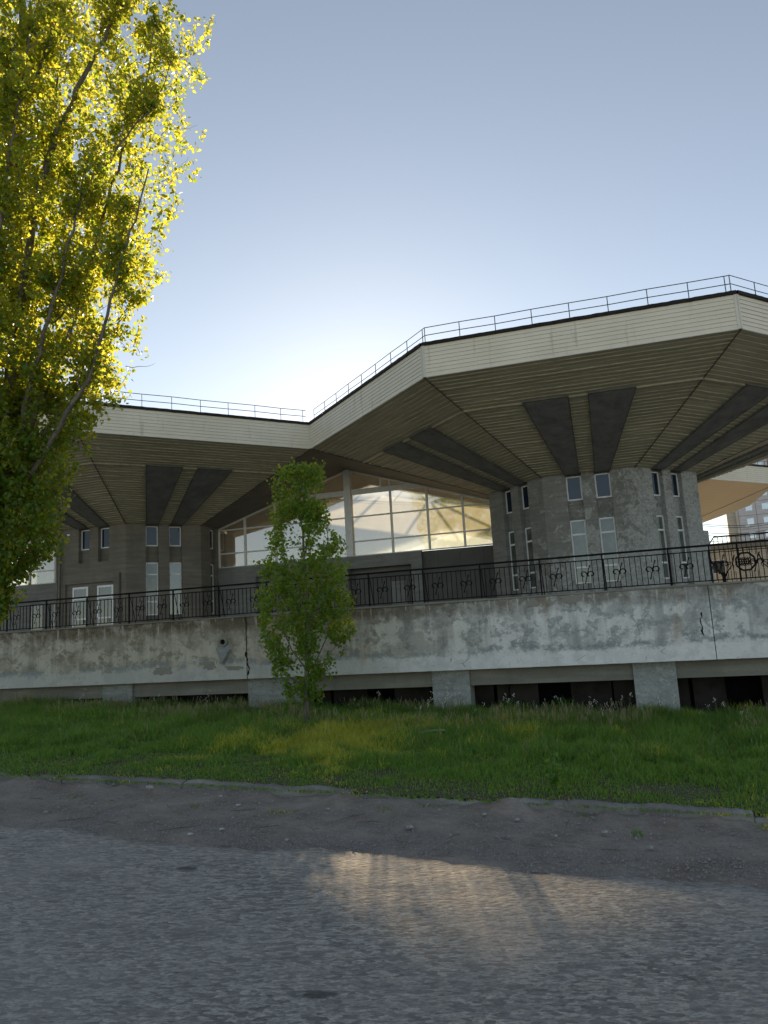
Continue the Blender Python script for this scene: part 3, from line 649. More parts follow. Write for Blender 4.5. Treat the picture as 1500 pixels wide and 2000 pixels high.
def soffit_face(parent, k, O, I, detail=True, panels=True, mat='soffit'):
    A, B, Cc, Dd = O[k], O[(k+1) % 8], I[(k+1) % 8], I[k]
    mb = MB(); L = ((A+B)/2-(Cc+Dd)/2).length; n = 38 if detail else 1; m = 24 if detail else 1
    nrm = (B-A).cross(Dd-A).normalized()
    if nrm.z > 0: nrm = -nrm
    r = random.Random(k*7+3); off = r.uniform(0, 50)
    def P(u, v, dn):
        a = A.lerp(Dd, v); b = B.lerp(Cc, v); return a.lerp(b, u)+nrm*dn
    for j in range(n):
        v0, v1 = j/n, (j+1)/n
        for i in range(m):
            u0, u1 = i/m, (i+1)/m
            def wob(u): return .040*(mnoise.noise(Vector((u*5+off, j*.9, k))))+.032*mnoise.noise(Vector((u*14+off, j*3.1, k))) if detail else 0
            w0, w1 = wob(u0), wob(u1)
            st = .07 if abs(v0-.28) < .014 else 0
            q = [P(u0, v0, .042+w0+st), P(u1, v0, .042+w1+st), P(u1, v1, .0), P(u0, v1, .0)]
            W0 = (B-A).length*(1-v0)
            uv = [(u0*W0, v0*L), (u1*W0, v0*L), (u1*W0, v1*L), (u0*W0, v1*L)]
            mb.face(q, 0, uv)
            if detail: mb.face([q[1], q[0], P(u0, v0, 0), P(u1, v0, 0)], 1)
    s = mb.build('soffit', [MT[mat], MT['lip']], parent)
    # hip seam
    mb = MB(); mb.beam(A+nrm*.06, Dd+nrm*.06, .05, .03, 0, nrm); mb.build('hip_seam', MT['seam'], s)
    if panels:
        lo, li = (A-B).length, (Cc-Dd).length
        def Q(x, v, dn): 
            Lw = lo*(1-v)+li*v; return P(.5+x/Lw, v, dn)
        for s_ in (-1, 1):
            m2 = MB(); a, b, c_, d_ = (s_*.45, .28), (s_*2.6, .28), (s_*1.22, .985), (s_*.42, .985)
            lo4 = [Q(*p, .12) for p in (a, b, c_, d_)]; up4 = [Q(*p, .0) for p in (a, b, c_, d_)]
            m2.face(lo4)
            for i in range(4): m2.face([lo4[i], lo4[(i+1) % 4], up4[(i+1) % 4], up4[i]])
            pn = m2.build('dark_panel', MT['panel'], s)
            m3 = MB()
            for i in range(4): m3.beam(lo4[i], lo4[(i+1) % 4], .03, .03, 0, nrm)
            m3.build('edge_strip', MT['seam'], pn)
    return s
def railing(parent, O, k, inset=.3, skip_ends=()):
    A, B = O[k].copy(), O[(k+1) % 8].copy(); sc = (RO-inset)/RO
    A.x *= sc; A.y *= sc; B.x *= sc; B.y *= sc; zt = ZB+HF+.05
    m = MB(); a = Vector((A.x, A.y, zt)); b = Vector((B.x, B.y, zt)); up = Vector((0, 0, 1))
    for h in (.42, .80):
        P = [a.lerp(b, i/8)+up*(h+.012*math.sin(i*2.3+k)) for i in range(9)]; m.tube(P, .021, 4)
    r = m.build('roof_railing', MT['steel'], parent)
    for i in range(9):
        if i == 8 and (k+1) % 8 in (): continue
        p = a.lerp(b, i/8 if i < 8 else .985); m = MB(); m.tube([p, p+up*.80], .020, 4); m.build('post', MT['steel'], r)
def pavilion(name, ij, label, wall, ext, sof, win, rails, front_doors=False, cut=None):
    ctr = PR + U*2*AP*ij[0] + Nn*2*AP*ij[1]
    root = thing(name, tuple(ctr), TH, label=label, cat='pavilion', group='octagonal mushroom roofed pavilions of the hall')
    O, I = octp(RO, ZB), octp(RI, ZD); ZT = ZB+HF
    if cut is not None: O[cut] = (O[cut-1]+O[(cut+1) % 8])/2          # unseen rear corner cut off straight to let the low sun through
    # drum wall
    zbs = [FLOOR-.02, Z(4.58), Z(5.94), ZD+.05]; mb = MB()
    Db = octp(RI, 0)
    for k in range(8):
        fr = face_frame(Db[k], Db[(k+1) % 8]); L = (Db[1]-Db[0]).length
        xs = [0, .25, .79, WX[0][0], WX[0][1], 2.74, WX[1][0], WX[1][1], 4.07, L]
        xs = sorted(set(xs))
        sl = lambda x: any(a < x < b for a, b in WX)
        if front_doors and k == 0: dep = lambda x, z: (SD if (z > zbs[2] and sl(x)) else (.16 if (z < zbs[1] and .25 < x < 4.07) else 0.0))
        else: dep = lambda x, z: SD if sl(x) else 0.0
        relief_wall(mb, fr, xs, zbs, dep)
    dw = mb.build('drum_wall', MT[wall], root)
    for k in win:
        fr = face_frame(Db[k], Db[(k+1) % 8])
        for wi, (a, b) in enumerate(WX):
            window(root, fr, a+.01, b-.01, Z(6.86), Z(8.24), SD-.07, (), 'pane_up')
            if not (front_doors and k == 0):
                window(root, fr, a+.01, b-.01, Z(2.2), Z(5.74), SD-.07, (Z(4.93), Z(3.1)), 'pane_clear' if (front_doors and wi == 1) else 'pane_lo')
        if front_doors and k == 0:
            for a, b in ((.79, 2.02), (2.74, 4.0)):
                dr = window(root, fr, a, b, FLOOR, Z(4.35), .08, (Z(3.55), Z(2.2)), 'pane_clear', 'door', .13)
                m = MB(); m.box((a+.95, .05, Z(1.9)), (a+.98, .08, Z(2.15)), 0, fr); m.build('door_handle', MT['iron'], dr)
            m = MB(); m.box((.45, -.10, Z(7.9)), (.62, -.005, Z(8.02)), 0, fr); m.build('security_camera', MT['pvc'], root)
    # soffits
    for k in sof:
        if ij == (0, 1): soffit_face(root, k, O, I, False, False, 'lit_soffit')
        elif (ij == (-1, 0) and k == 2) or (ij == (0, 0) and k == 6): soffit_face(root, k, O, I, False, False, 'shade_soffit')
        else: soffit_face(root, k, O, I, k in win or k in (2, 6), True)
    for k in [q for q in range(8) if q not in sof]:
        m = MB(); m.face([O[k], O[(k+1) % 8], I[(k+1) % 8], I[k]]); m.build('soffit', MT['soffit'], root)
    # drum top ring trim
    # roof deck
    m = MB(); m.face([Vector((v.x*.997, v.y*.997, ZT-.06)) for v in O]); m.face([Vector((v.x*.60, v.y*.60, ZB-.45)) for v in reversed(O)]); m.build('roof_deck', MT['deck'], root)
    for k in ext:
        A, B = O[k], O[(k+1) % 8]; d = (B-A).normalized(); outn = Vector((d.y, -d.x, 0)); n = 8; mb = MB(); m_ = 12
        for j in range(n):
            z0 = -.02+(HF-.13)*j/n; z1 = -.02+(HF-.13)*(j+1)/n
            for i in range(m_):
                p, q = A.lerp(B, i/m_), A.lerp(B, (i+1)/m_); wob = lambda i: .004*mnoise.noise(Vector((i*.9, j*1.7, k)))
                zz = Vector((0, 0, 1))
                mb.face([p+zz*z0+outn*(.026+wob(i)), q+zz*z0+outn*(.026+wob(i+1)), q+zz*z1+outn*.004, p+zz*z1+outn*.004])
                mb.face([p+zz*z0+outn*(.026+wob(i)), q+zz*z0+outn*(.026+wob(i+1)), q+zz*z0+outn*.0, p+zz*z0+outn*.0], 1)
        f = mb.build('fascia', [MT['fascia'], MT['seam']], root)
        m = MB(); m.beam(A+Vector((0, 0, HF/2-.09))+outn*.02, A+Vector((0, 0, HF/2-.09))+outn*.02+Vector((0, 0, .001)), .1, .1)
        m = MB()
        for E_, sgn in ((A, 1), (B, -1)):
            fr = Matrix((d, outn, Vector((0, 0, 1)))).transposed().to_4x4(); fr.translation = E_
            x0, x1 = (0.0, .11) if sgn > 0 else (-.11, 0.0)
            m.box((x0, .0, -.035), (x1, .036, HF-.13), 0, fr)
        fr.translation = A; m.box((.11, -.05, -.06), ((B-A).length-.11, .034, -.021), 0, fr)
        m.build('corner_trim', MT['trim'], f)
        # ragged tar cap
        m = MB(); N = 60; Lf = (B-A).length
        for i in range(N):
            P = []
            for q in (i, i+1):
                p = A.lerp(B, q/N); w_ = .02*mnoise.noise(Vector((q*.7, k*3, ij[0])))+.015*mnoise.noise(Vector((q*2.1, k, 4)))
                fl = outn*(.10+w_*.8)
                P.append((p+Vector((0, 0, HF-.15+w_)), p+fl+Vector((0, 0, HF-.145+w_)), p+fl*1.02+Vector((0, 0, HF+.0+w_*.6)), p-outn*.35+Vector((0, 0, HF+.045+w_*.4)), p-outn*.35+Vector((0, 0, HF-.07))))
            for r in range(4): m.face([P[0][r], P[1][r], P[1][r+1], P[0][r+1]])
        m.build('roof_edge', MT['cap'], root)
    for k in rails: railing(root, O, k)
    return root
pr = pavilion('octagonal_pavilion', (0, 0), 'nearest pavilion on the right, cream fascia and pale patched grey drum with tall windows', 'drumR', (0, 1, 2, 3, 5, 7), (0, 1, 2, 6, 7), (0, 1, 7), (0, 1, 2, 7))
pl = pavilion('octagonal_pavilion', (-1, 0), 'dark grey pavilion behind the leafy trees on the left with white doors in its drum', 'drumL', (0, 1, 3, 5, 7), (0, 1, 2, 6, 7), (0, 1, 2), (0, 1), True, 4)
pb = pavilion('octagonal_pavilion', (0, 1), 'distant pavilion with warm lit plain soffit seen past the right drum', 'drumL', (1, 2, 3, 5, 7), (1, 2), (1,), (1, 2))
pc = pavilion('octagonal_pavilion', (-1, 1), 'rear pavilion added behind the gabled glass wall to block low sun and sky', 'drumL', (1, 3, 5, 6, 7), (), (), ())  # unseen rear octagon, kept as a light blocker behind the hall
# low block beside the right drum
m = MB(); fr = face_frame(octp(RI, 0)[1], octp(RI, 0)[2]); m.box((4.55, .02, FLOOR), (5.45, .9, Z(4.91)), 0, fr); m.build('side_block', MT['drumR'], pr)
# downpipe on the left drum
m = MB(); Db = octp(RI, 0); fr = face_frame(Db[0], Db[1]); m.tube([fr @ Vector((4.6, -.07, FLOOR)), fr @ Vector((4.6, -.07, Z(5.1)))], .05, 8); m.build('downpipe', MT['seam'], pl)
m = MB(); m.tube([Vector(Db[0])+Vector((-.05, -.12, FLOOR)), Vector(Db[0])+Vector((-.05, -.12, ZD))], .07, 8); m.build('downpipe', MT['seam'], pl)

# ================================================================== GLAZED HALL between the drums
def soffit_z(dx): return ZB - abs(dx)*(ZB-ZD)/(AP-RI*math.cos(math.pi/8))
def glazed(name, ridge_x, label, x_lo, x_hi, door=False):
    root = thing(name, tuple(PR), TH, label=label, cat='glass wall')
    f = lambda dx: soffit_z(dx)-.10
    SILL = Z(5.52); bars = [-10.1, -8.0, -5.6, -3.05, 0, 3.05, 5.6, 8.0, 10.1]
    bars = [b for b in bars if x_lo <= ridge_x+b <= x_hi]
    X = lambda b: ridge_x+b
    # glass, one part per bay
    for a, b in zip(bars, bars[1:]):
        m = MB(); m.face([(X(a), .03, SILL), (X(b), .03, SILL), (X(b), .03, f(b)), (X(a), .03, f(a))]); m.build('glass_bay', MT['glass'], root)
    for b in bars:
        if b == 0: continue
        wd_ = .07 if abs(b) < 10 else .05; m = MB()
        m.box((X(b)-wd_, -.06, SILL), (X(b)+wd_, .09, f(b)))
        m.build('mullion', MT['grey_metal'], root)
    m = MB()
    for z in (Z(6.48), Z(8.2)):
        for a, b in zip(bars, bars[1:]):
            e = min(abs(a), abs(b)); E = max(abs(a), abs(b))
            if f(E) < z:
                lim = (ZB-.1-z)/((ZB-ZD)/(AP-RI*math.cos(math.pi/8)))
                if e >= lim: continue
                a, b = (max(a, -lim), b) if a < 0 else (a, min(b, lim))
            m.box((X(a)+.072, -.05, z-.045), (X(b)-.072, .08, z+.045))
    m.box((X(bars[0]), -.07, SILL-.07), (X(bars[-1]), .12, SILL-.003))
    m.build('transom', MT['grey_metal'], root)
    m = MB()
    for s in (-1, 1):
        if X(s*5.2) < x_lo or X(s*5.2) > x_hi: continue
        m.box((min(X(s*.26), X(s*5.25)), -.10, Z(9.78)), (max(X(s*.26), X(s*5.25)), .14, Z(10.12)))
        m.box((X(s*2.4)-.06, -.05, Z(10.125)), (X(s*2.4)+.06, .08, f(2.4)))
    if m.v: m.build('cross_beam', MT['grey_metal'], root)
    m = MB()
    for s in (-1, 1):
        if X(s*10) < x_lo-.3 or X(s*10) > x_hi+.3: continue
        m.beam((X(s*.25), .0, f(.25)+.03), (X(s*10.1), .0, f(10.1)+.03), .16, .11)
    m.build('sloping_head', MT['grey_metal'], root)
    if x_lo < ridge_x < x_hi:
        m = MB(); m.box((X(-.25), -.2, SILL-.05), (X(.25), .22, ZB-.02)); m.build('column', MT['grey_metal'], root)
    return root, X
x_r = -AP
gh, X = glazed('glazed_hall_front', x_r, 'gabled glass wall glowing gold in the low sun between the two pavilions', x_r-10.2, x_r+10.2)
# wall under the glass with a sunk doorway; right part in dark stone
Y0 = -.12
m = MB(); fr = Matrix.Translation(Vector((-26.4, Y0, 0)))
xs = [0, 3.0, 7.6, 9.95, 14.45, 15.2]; zs = [FLOOR-.02, Z(2.9), Z(4.62), Z(5.45)]
relief_wall(m, fr, xs, zs, lambda x, z: .9 if (9.95 < x < 14.45 and z < Z(4.62)) else (.35 if (3 < x < 7.6 and z < Z(4.62)) else 0))
m.face([(-26.4+15.2, Y0, FLOOR), (-26.4+15.2, Y0+.35, FLOOR), (-26.4+15.2, Y0+.35, Z(5.45)), (-26.4+15.2, Y0, Z(5.45))])
m.face([(-26.4, Y0, Z(5.45)), (-11.2, Y0, Z(5.45)), (-11.2, Y0+.5, Z(5.45)), (-26.4, Y0+.5, Z(5.45))])
m.build('lower_wall', MT['hall'], gh)
m = MB(); m.box((-16.2, .55, FLOOR), (-12.2, .75, Z(4.3))); m.build('doorway_panel', MT['stone'], gh)
m = MB(); m.box((-13.6, .50, FLOOR), (-12.5, .54, Z(3.6))); m.build('door', MT['hall'], gh)
x = -11.2
for w_ in (1.05, 1.55, 1.55, 1.0):
    m = MB(); m.box((x+.006, Y0+.30, FLOOR), (x+w_-.006, Y0+.6, Z(5.44))); m.build('stone_slab', MT['stone'], gh); x += w_
# left glazing, beyond the left drum
x_l = -AP*3
gl_, X2 = glazed('glazed_side_hall', x_l, 'pale reflecting glass wall behind the tall tree, left of the dark pavilion', x_l-.3, x_l+10.2)
m = MB(); fr = Matrix.Translation(Vector((-48.5, Y0, 0))); xs = [0, 5.7, 6.9, 7.6, 8.7, 10.4]; zs = [FLOOR-.02, Z(3.9), Z(5.45)]
relief_wall(m, fr, xs, zs, lambda x, z: .2 if (z < Z(3.9) and (5.7 < x < 6.9 or 7.6 < x < 8.7)) else 0)
m.build('lower_wall', MT['hall'], gl_)
for a, b in ((5.7, 6.9), (7.6, 8.7)): window(gl_, fr, a+.02, b-.02, FLOOR+.8, Z(3.88), .12, (), 'pane_clear')
m = MB(); m.box((-48.5, 7.0, FLOOR), (-38.5, 7.2, ZB-.2)); m.build('back_wall', MT['hall'], gl_)  # inner wall added to block the bright sky behind this glass
# floor level hall interior back wall low, and the skylight ribs over the court
sk = thing('skylight_frame', tuple(PR + U*(-AP) + Nn*AP), TH, label='steel skylight ribs over the court behind the gold glass wall', cat='skylight')
hs = S_OUT/math.sqrt(2); cor = [Vector((0, -hs, ZB+HF-.3)), Vector((hs, 0, ZB+HF-.3)), Vector((0, hs, ZB+HF-.3)), Vector((-hs, 0, ZB+HF-.3))]
top = Vector((0, 0, ZB+HF+1.6)); m = MB()
for c_ in cor: m.beam(c_, top, .12, .14)
for i in range(4):
    m.beam(cor[i], cor[(i+1) % 4], .12, .14)
    for f_ in (.33, .66):
        p = cor[i].lerp(cor[(i+1) % 4], f_); m.beam(p, cor[i].lerp(top, 1-abs(.5-f_)*1.6) if f_ < .5 else cor[(i+1) % 4].lerp(top, 1-abs(.5-f_)*1.6), .1, .14)
m.build('rib', MT['steel'], sk)

# ================================================================== FAR THINGS on the right
apt = thing('apartment_block', tuple(at(1460, 1135, 150)+Vector((0, 0, -12))), math.radians(-24), label='tall panel built apartment block with many windows at the far right', cat='apartment block')
apt_mat = m_concrete('panel_facade', (.60, .575, .60), (.72, .69, .70)); apt_side = m_concrete('pale_end_wall', (.56, .51, .43), (.66, .60, .51))
zb0 = apt.location.z; bay = 3.3; fl = 2.8; nfl = 15
m = MB(); m.box((0, 0, 0), (26, 12, nfl*fl+1.0)); m.build('facade', apt_mat, apt)
m = MB(); m.box((-2.2, 1.5, -.1), (-.004, 11.8, nfl*fl-6)); m.box((-.5, -.02, 0), (-.004, 1.49, nfl*fl)); m.build('end_wall', apt_side, apt)
m = MB()
for i in range(nfl): m.box((-.03, -.025, i*fl-.03), (26.03, -.003, i*fl+.03))
for j in range(9): m.box((j*bay-.03, -.03, 0), (j*bay+.03, -.0035, nfl*fl))
m.build('panel_joint', MT['seam'], apt)
fr = Matrix.Identity(4)
for i in range(4, nfl):
    for j in range(3): 
        xw = j*bay+(1.1 if j != 0 else 1.4); window(apt, fr, xw, xw+1.3, i*fl+.9, i*fl+2.2, -.04, (), 'pane_apt', 'window', .08)
m = MB(); m.box((1.0, -.45, 8*fl+.35), (1.8, -.04, 8*fl+.85)); a_ = m.build('air_conditioner', MT['pvc'], apt)
lowb = thing('low_building', tuple(at(1378, 1135, 82)+Vector((0, 0, -3))), math.radians(-20), label='low flat roofed beige building seen through the fence beyond the terrace', cat='building')
m = MB(); m.box((0, 0, 0), (24, 10, 6.4)); m.build('wall', apt_side, lowb)
m = MB(); m.box((-.3, -.3, 6.4), (24.3, 10.3, 7.0)); m.build('roof', MT['under'], lowb)
for i in range(1):
    for zz in (3.2,): window(lowb, fr, .8+i*2.2, 2.2+i*2.2, zz+.5, zz+2.0, -.04, (), 'pane_dim', 'window', .07)
for i, (py0, py1) in enumerate(((1019, 1010), (1022, 1014), (1036, 1024), (1041, 1030), (1052, 1040), (1060, 1050))):
    a, b = at(1340, py0, 95), at(1540, py1, 118); m = MB(); P = [a.lerp(b, k/12)-Vector((0, 0, .9*(1-(2*k/12-1)**2))) for k in range(13)]
    m.tube(P, .035, 4)
    tag(m.build('power_line', MT['iron']), label='thin dark overhead cable crossing the pale gap right of the pavilion', cat='cable', group='overhead cables beyond the terrace')

# ================================================================== TREES
def leaves_mesh(name, cen, size, mat, parent, rng, droop=.5):
    n = len(cen); a = rng.uniform(0, 2*np.pi, n); el = rng.normal(-droop, .55, n)
    d = np.stack([np.cos(a)*np.cos(el), np.sin(a)*np.cos(el), np.sin(el)], 1)            # midrib
    r = rng.normal(size=(n, 3)); s = np.cross(d, r); s /= np.linalg.norm(s, axis=1)[:, None]; nn = np.cross(s, d)
    L = size*rng.uniform(.55, 1.2, n)[:, None]; c = cen
    tpl = [(0, 0, 0), (-.42, .22, .07), (-.40, .52, .09), (0, 1.0, -.05), (.40, .52, .09), (.42, .22, .07)]
    V = np.empty((n, 6, 3))
    for i, (x, y, z) in enumerate(tpl): V[:, i] = c + s*L*x + d*L*y + nn*L*z
    b = np.arange(n)[:, None]*6
    F = np.concatenate([b+np.array([[0, 3, 2, 1]]), b+np.array([[0, 5, 4, 3]])])
    return np_mesh(name, V.reshape(-1, 3), F, mat, parent)
def rnd_dir(up=.5):
    a = random.uniform(0, 2*math.pi); v = Vector((math.cos(a), math.sin(a), up+random.uniform(-.25, .35))); return v.normalized()
def curve_pts(p, d, L, n=5, wob=.12, up=.12):
    P = [Vector(p)]; d = Vector(d).normalized()
    for i in range(n):
        d = (d+Vector((random.gauss(0, wob), random.gauss(0, wob), random.gauss(0, wob)+up))).normalized(); P.append(P[-1]+d*L/n)
    return P
# --- the tall poplar on the left
random.seed(21); rng = np.random.default_rng(21)
TY = 18.4; base = at(-45, 1400, TY); base.z = bank_z(-13, 12.9)-.1
pop = thing('poplar_tree', tuple(base), 0, label='tall backlit poplar with yellow green leaves and many rising limbs on the left', cat='tree', group='poplar trees on the verge')
B0 = Vector(base)
prof_px = [(0, 405), (100, 400), (200, 385), (300, 368), (400, 335), (500, 312), (600, 285), (700, 262), (760, 232), (800, 182), (870, 168), (950, 128), (1000, 108), (1060, 112), (1120, 42), (1180, 8), (1210, -25)]
prof = sorted([(at(x, y, TY).z, at(x, y, TY).x) for y, x in prof_px]); pz = [p[0] for p in prof]; pxx = [p[1] for p in prof]
TOP = 21.0; AXX = B0.x-.15
def radius(z):
    if z < pz[-1]: return float(np.interp(z, pz, pxx))-AXX
    r0 = pxx[-1]-AXX; k = (z-pz[-1])/(TOP-pz[-1]); return r0*max(0, (1-k**1.6))
tr = MB(); limbs = []
trunk = [B0, at(-30, 1150, TY), at(5, 950, TY), at(20, 800, TY+.1), at(35, 600, TY+.1), at(30, 420, TY+.1), at(38, 260, TY+.1), at(50, 130, TY), at(40, -60, TY)]
trunk += [trunk[-1]+Vector((.1, 0, 2)), trunk[-1]+Vector((.1, .1, 4))]
tr.tube([p-B0 for p in trunk], [.30, .26, .23, .21, .19, .165, .15, .12, .09, .055, .02], 9); limbs.append(trunk)
lm = [([(30, 640), (50, 520), (75, 370), (110, 260), (150, 175), (195, 90), (225, 40), (260, -40)], .1, .115),
      ([(30, 900), (60, 760), (95, 620), (118, 540), (150, 420), (165, 330)], -.5, .07),
      ([(45, 860), (100, 740), (140, 640), (170, 540), (200, 430), (240, 300), (280, 180), (300, 60)], .3, .07),
      ([(40, 960), (120, 830), (170, 740), (200, 650), (235, 520), (262, 430), (290, 330)], -.3, .065),
      ([(10, 1020), (60, 930), (90, 840), (150, 780), (210, 690), (240, 610)], .5, .05),
      ([(20, 330), (5, 180), (-10, 60), (-20, -80)], .4, .09), ([(40, 210), (75, 140), (95, 80), (110, -30)], -.4, .06),
      ([(100, 640), (130, 600), (175, 612)], -.2, .025), ([(150, 420), (200, 330), (260, 250), (300, 210), (340, 110)], -.2, .035),
      ([(5, 960), (-60, 800), (-120, 600), (-160, 300), (-180, 0)], .3, .1), ([(0, 1060), (-50, 900), (-60, 700), (-70, 400), (-60, 100)], 1.2, .09),
      ([(0, 1010), (30, 850), (70, 600), (100, 300), (130, 0)], 1.4, .08), ([(0, 1030), (-30, 850), (-20, 600), (20, 300), (60, 50)], -1.2, .07)]
for pts, dy, r0 in lm:
    n = len(pts); P = [at(x, y, TY+(dy-.9)*min(1, (i+.3)/1.5)) for i, (x, y) in enumerate(pts)]
    Q = []
    for a, b in zip(P, P[1:]):
        for k in range(4):
            q = a.lerp(b, k/4); Q.append(q+Vector((random.gauss(0, .025), random.gauss(0, .03), 0)))
    Q.append(P[-1]); limbs.append(Q)
    tr.tube([q-B0 for q in Q], [r0*(1-.75*i/(len(Q)-1)) for i in range(len(Q))], 7)
tk = tr.build('trunk', MT['barkA'], pop, True)
tw = MB(); cen = []
def leaf_ok(p):
    r = radius(p.z)
    if r <= 0: return False
    dx = p.x-AXX; dy = p.y-TY
    return (dx/max(.2, r))**2 + (dy/(max(.8, r)*.55))**2 < 1.0
def add_cluster(c_, n, spread):
    q = rng.normal(size=(n, 3))*spread; cen.extend([c_+Vector(v) for v in q])
# branches off the limbs, twigs off the branches
for li, Lb in enumerate(limbs):
    if li == 0: Lb = Lb[2:]
    seglen = sum((b-a).length for a, b in zip(Lb, Lb[1:]))
    for _ in range(int(seglen*6.4)):
        i = random.randrange(len(Lb)-1); p = Lb[i].lerp(Lb[i+1], random.random()); r = radius(p.z)
        if r <= 0 or mnoise.noise(p*1.1) < -.18: continue
        d = rnd_dir(random.uniform(.5, 1.6)); d.y = abs(d.y)*.9-.15; L = random.uniform(.5, 1.5)
        P = curve_pts(p, d, L, 5)
        if not leaf_ok(P[-1]): 
            if random.random() < .75: continue
        tw.tube([q-B0 for q in P], [.016, .013, .010, .008, .006, .004], 4, cap=False)
        for _ in range(3):
            k = random.randrange(1, 5); P2 = curve_pts(P[k], rnd_dir(.6), random.uniform(.25, .6), 3, .25)
            tw.tube([q-B0 for q in P2], [.007, .006, .004, .003], 3, cap=False)
            for q in P2[1:]: add_cluster(q, 6, .085)
        for q in P[2:]: add_cluster(q, 7, .11)
# hanging sprays on the right rim and through the volume
zlo, zhi = pz[0], TOP
for _ in range(5200):
    z = random.uniform(zlo, zhi); r = radius(z)
    if r <= .15: continue
    a = random.uniform(0, 2*math.pi); rr = math.sqrt(random.random())
    p = Vector((AXX+r*rr*math.cos(a), TY+r*.55*rr*math.sin(a), z))
    if p.x < -16: continue
    if mnoise.noise(p*.9) + .35*mnoise.noise(p*2.3) < (-.10 if p.z > at(0, 760, TY).z else -.4): continue
    P = curve_pts(p-Vector((0, 0, .15)), rnd_dir(.8), random.uniform(.25, .55), 3, .25)
    tw.tube([q-B0 for q in P], [.008, .006, .005, .003], 3, cap=False)
    for q in P: add_cluster(q, 6, .085)
# bare curling twigs at the rim
for px, py in ((255, 560), (275, 690), (205, 745), (300, 510), (345, 330), (345, 240), (200, 770)):
    p = at(px-30, py+25, TY-.3); P = curve_pts(p, (.8, -.1, .25), random.uniform(.5, .8), 9, .3, .05); tw.tube([q-B0 for q in P], [.010-.0008*i for i in range(10)], 4, cap=False)
for px, py in ((385, 335), (370, 345), (395, 262), (382, 290), (405, 60), (325, 385)):
    P = curve_pts(at(px-40, py-10, TY-.2), (.8, 0, -.1), .45, 4, .2, 0); tw.tube([q-B0 for q in P], .004, 3, cap=False); add_cluster(at(px, py, TY-.2), 11, .06)
tw.build('twig', MT['barkB'], tk)
cen = np.array([tuple(c_-B0) for c_ in cen]); print('poplar leaves', len(cen))
leaves_mesh('crown', cen, .118, MT['leafA'], pop, rng)

# --- the young poplar in front of the wall
random.seed(33)
TY2 = 19.6; base = at(598, 1378, TY2); gy = base.copy(); base.z = bank_z(base.dot(Wd), base.dot(Wn))-.05; B1 = Vector(base)
yp = thing('poplar_tree', tuple(base), 0, label='slim young green poplar growing alone before the terrace wall', cat='tree', group='poplar trees on the verge')
tr = MB(); trunk = [B1, at(598, 1340, TY2), at(601, 1250, TY2), at(600, 1170, TY2), at(593, 1080, TY2), at(592, 1040, TY2), at(583, 1000, TY2), at(592, 930, TY2)]
tr.tube([p-B1 for p in trunk], [.075, .062, .052, .042, .034, .028, .02, .008], 8); L1 = [trunk]
for pts, dy in (([(600, 1330), (618, 1290), (640, 1240), (655, 1190), (662, 1130)], .1), ([(600, 1310), (570, 1270), (548, 1220), (535, 1150), (528, 1100)], -.1),
                ([(600, 1290), (585, 1200), (560, 1120), (548, 1040), (545, 960)], .2), ([(600, 1250), (620, 1180), (632, 1110), (640, 1050), (636, 1010)], -.2),
                ([(592, 1100), (605, 1040), (615, 990), (617, 930)], .05), ([(600, 1320), (628, 1300), (648, 1270), (668, 1252)], .25), ([(598, 1340), (560, 1320), (538, 1300)], .1),
                ([(598, 1345), (625, 1325), (645, 1312)], -.1), ([(600, 1200), (640, 1180), (672, 1150)], .3)):
    P = [at(x, y, TY2+dy) for x, y in pts]; tr.tube([q-B1 for q in P], [.022*(1-.7*i/(len(P)-1)) for i in range(len(P))], 5); L1.append(P)
tk2 = tr.build('trunk', MT['barkB'], yp, True)
prof2 = [(905, 560, 625), (925, 540, 630), (960, 532, 632), (1010, 532, 635), (1030, 532, 655), (1060, 530, 668), (1100, 512, 672), (1150, 508, 680), (1200, 508, 688), (1240, 512, 686), (1265, 520, 676), (1285, 525, 655), (1310, 530, 655), (1335, 545, 640), (1362, 565, 628)]
def inside2(px, py):
    if py < 905 or py > 1362: return False
    l = np.interp(py, [a for a, b, c_ in prof2], [b for a, b, c_ in prof2]); r = np.interp(py, [a for a, b, c_ in prof2], [c_ for a, b, c_ in prof2]); return l < px < r
holes = [(575, 1050, 20, 42), (655, 1270, 28, 16), (655, 1310, 20, 12), (652, 1000, 14, 20), (552, 1075, 6, 10), (625, 1265, 16, 26), (572, 1268, 10, 18), (540, 1090, 12, 10), (585, 1165, 8, 12)]
tw = MB(); cen = []
tries = 0; made = 0
while made < 1150 and tries < 20000:
    tries += 1; px, py = random.uniform(500, 695), random.uniform(900, 1368)
    if not inside2(px, py): continue
    if any(((px-a)/c_)**2+((py-b)/d_)**2 < 1 for a, b, c_, d_ in holes) and random.random() < .93: continue
    if py > 1300 and random.random() < .35: continue
    hw = (np.interp(py, [a for a, b, c_ in prof2], [c_-b for a, b, c_ in prof2])/2)*TY2/FPX
    p = at(px, py, TY2+random.uniform(-1, 1)*hw*.55)
    if mnoise.noise(p*2.6) < -.12: continue
    P = curve_pts(p-Vector((0, 0, .10)), rnd_dir(.9), .22, 3, .2); tw.tube([q-B1 for q in P], [.005, .004, .003, .002], 3, cap=False)
    for q in P: add_cluster(q, 3, .045)
    made += 1
for px, py in ((572, 905), (590, 908), (598, 915), (549, 935), (612, 925)):
    for k in range(4): add_cluster(at(px+random.uniform(-5, 5), py+k*7, TY2), 6, .05)
tw.build('twig', MT['barkB'], tk2)
cen = np.array([tuple(c_-B1) for c_ in cen]); print('young leaves', len(cen))
leaves_mesh('crown', cen, .088, MT['leafB'], yp, rng, .4)

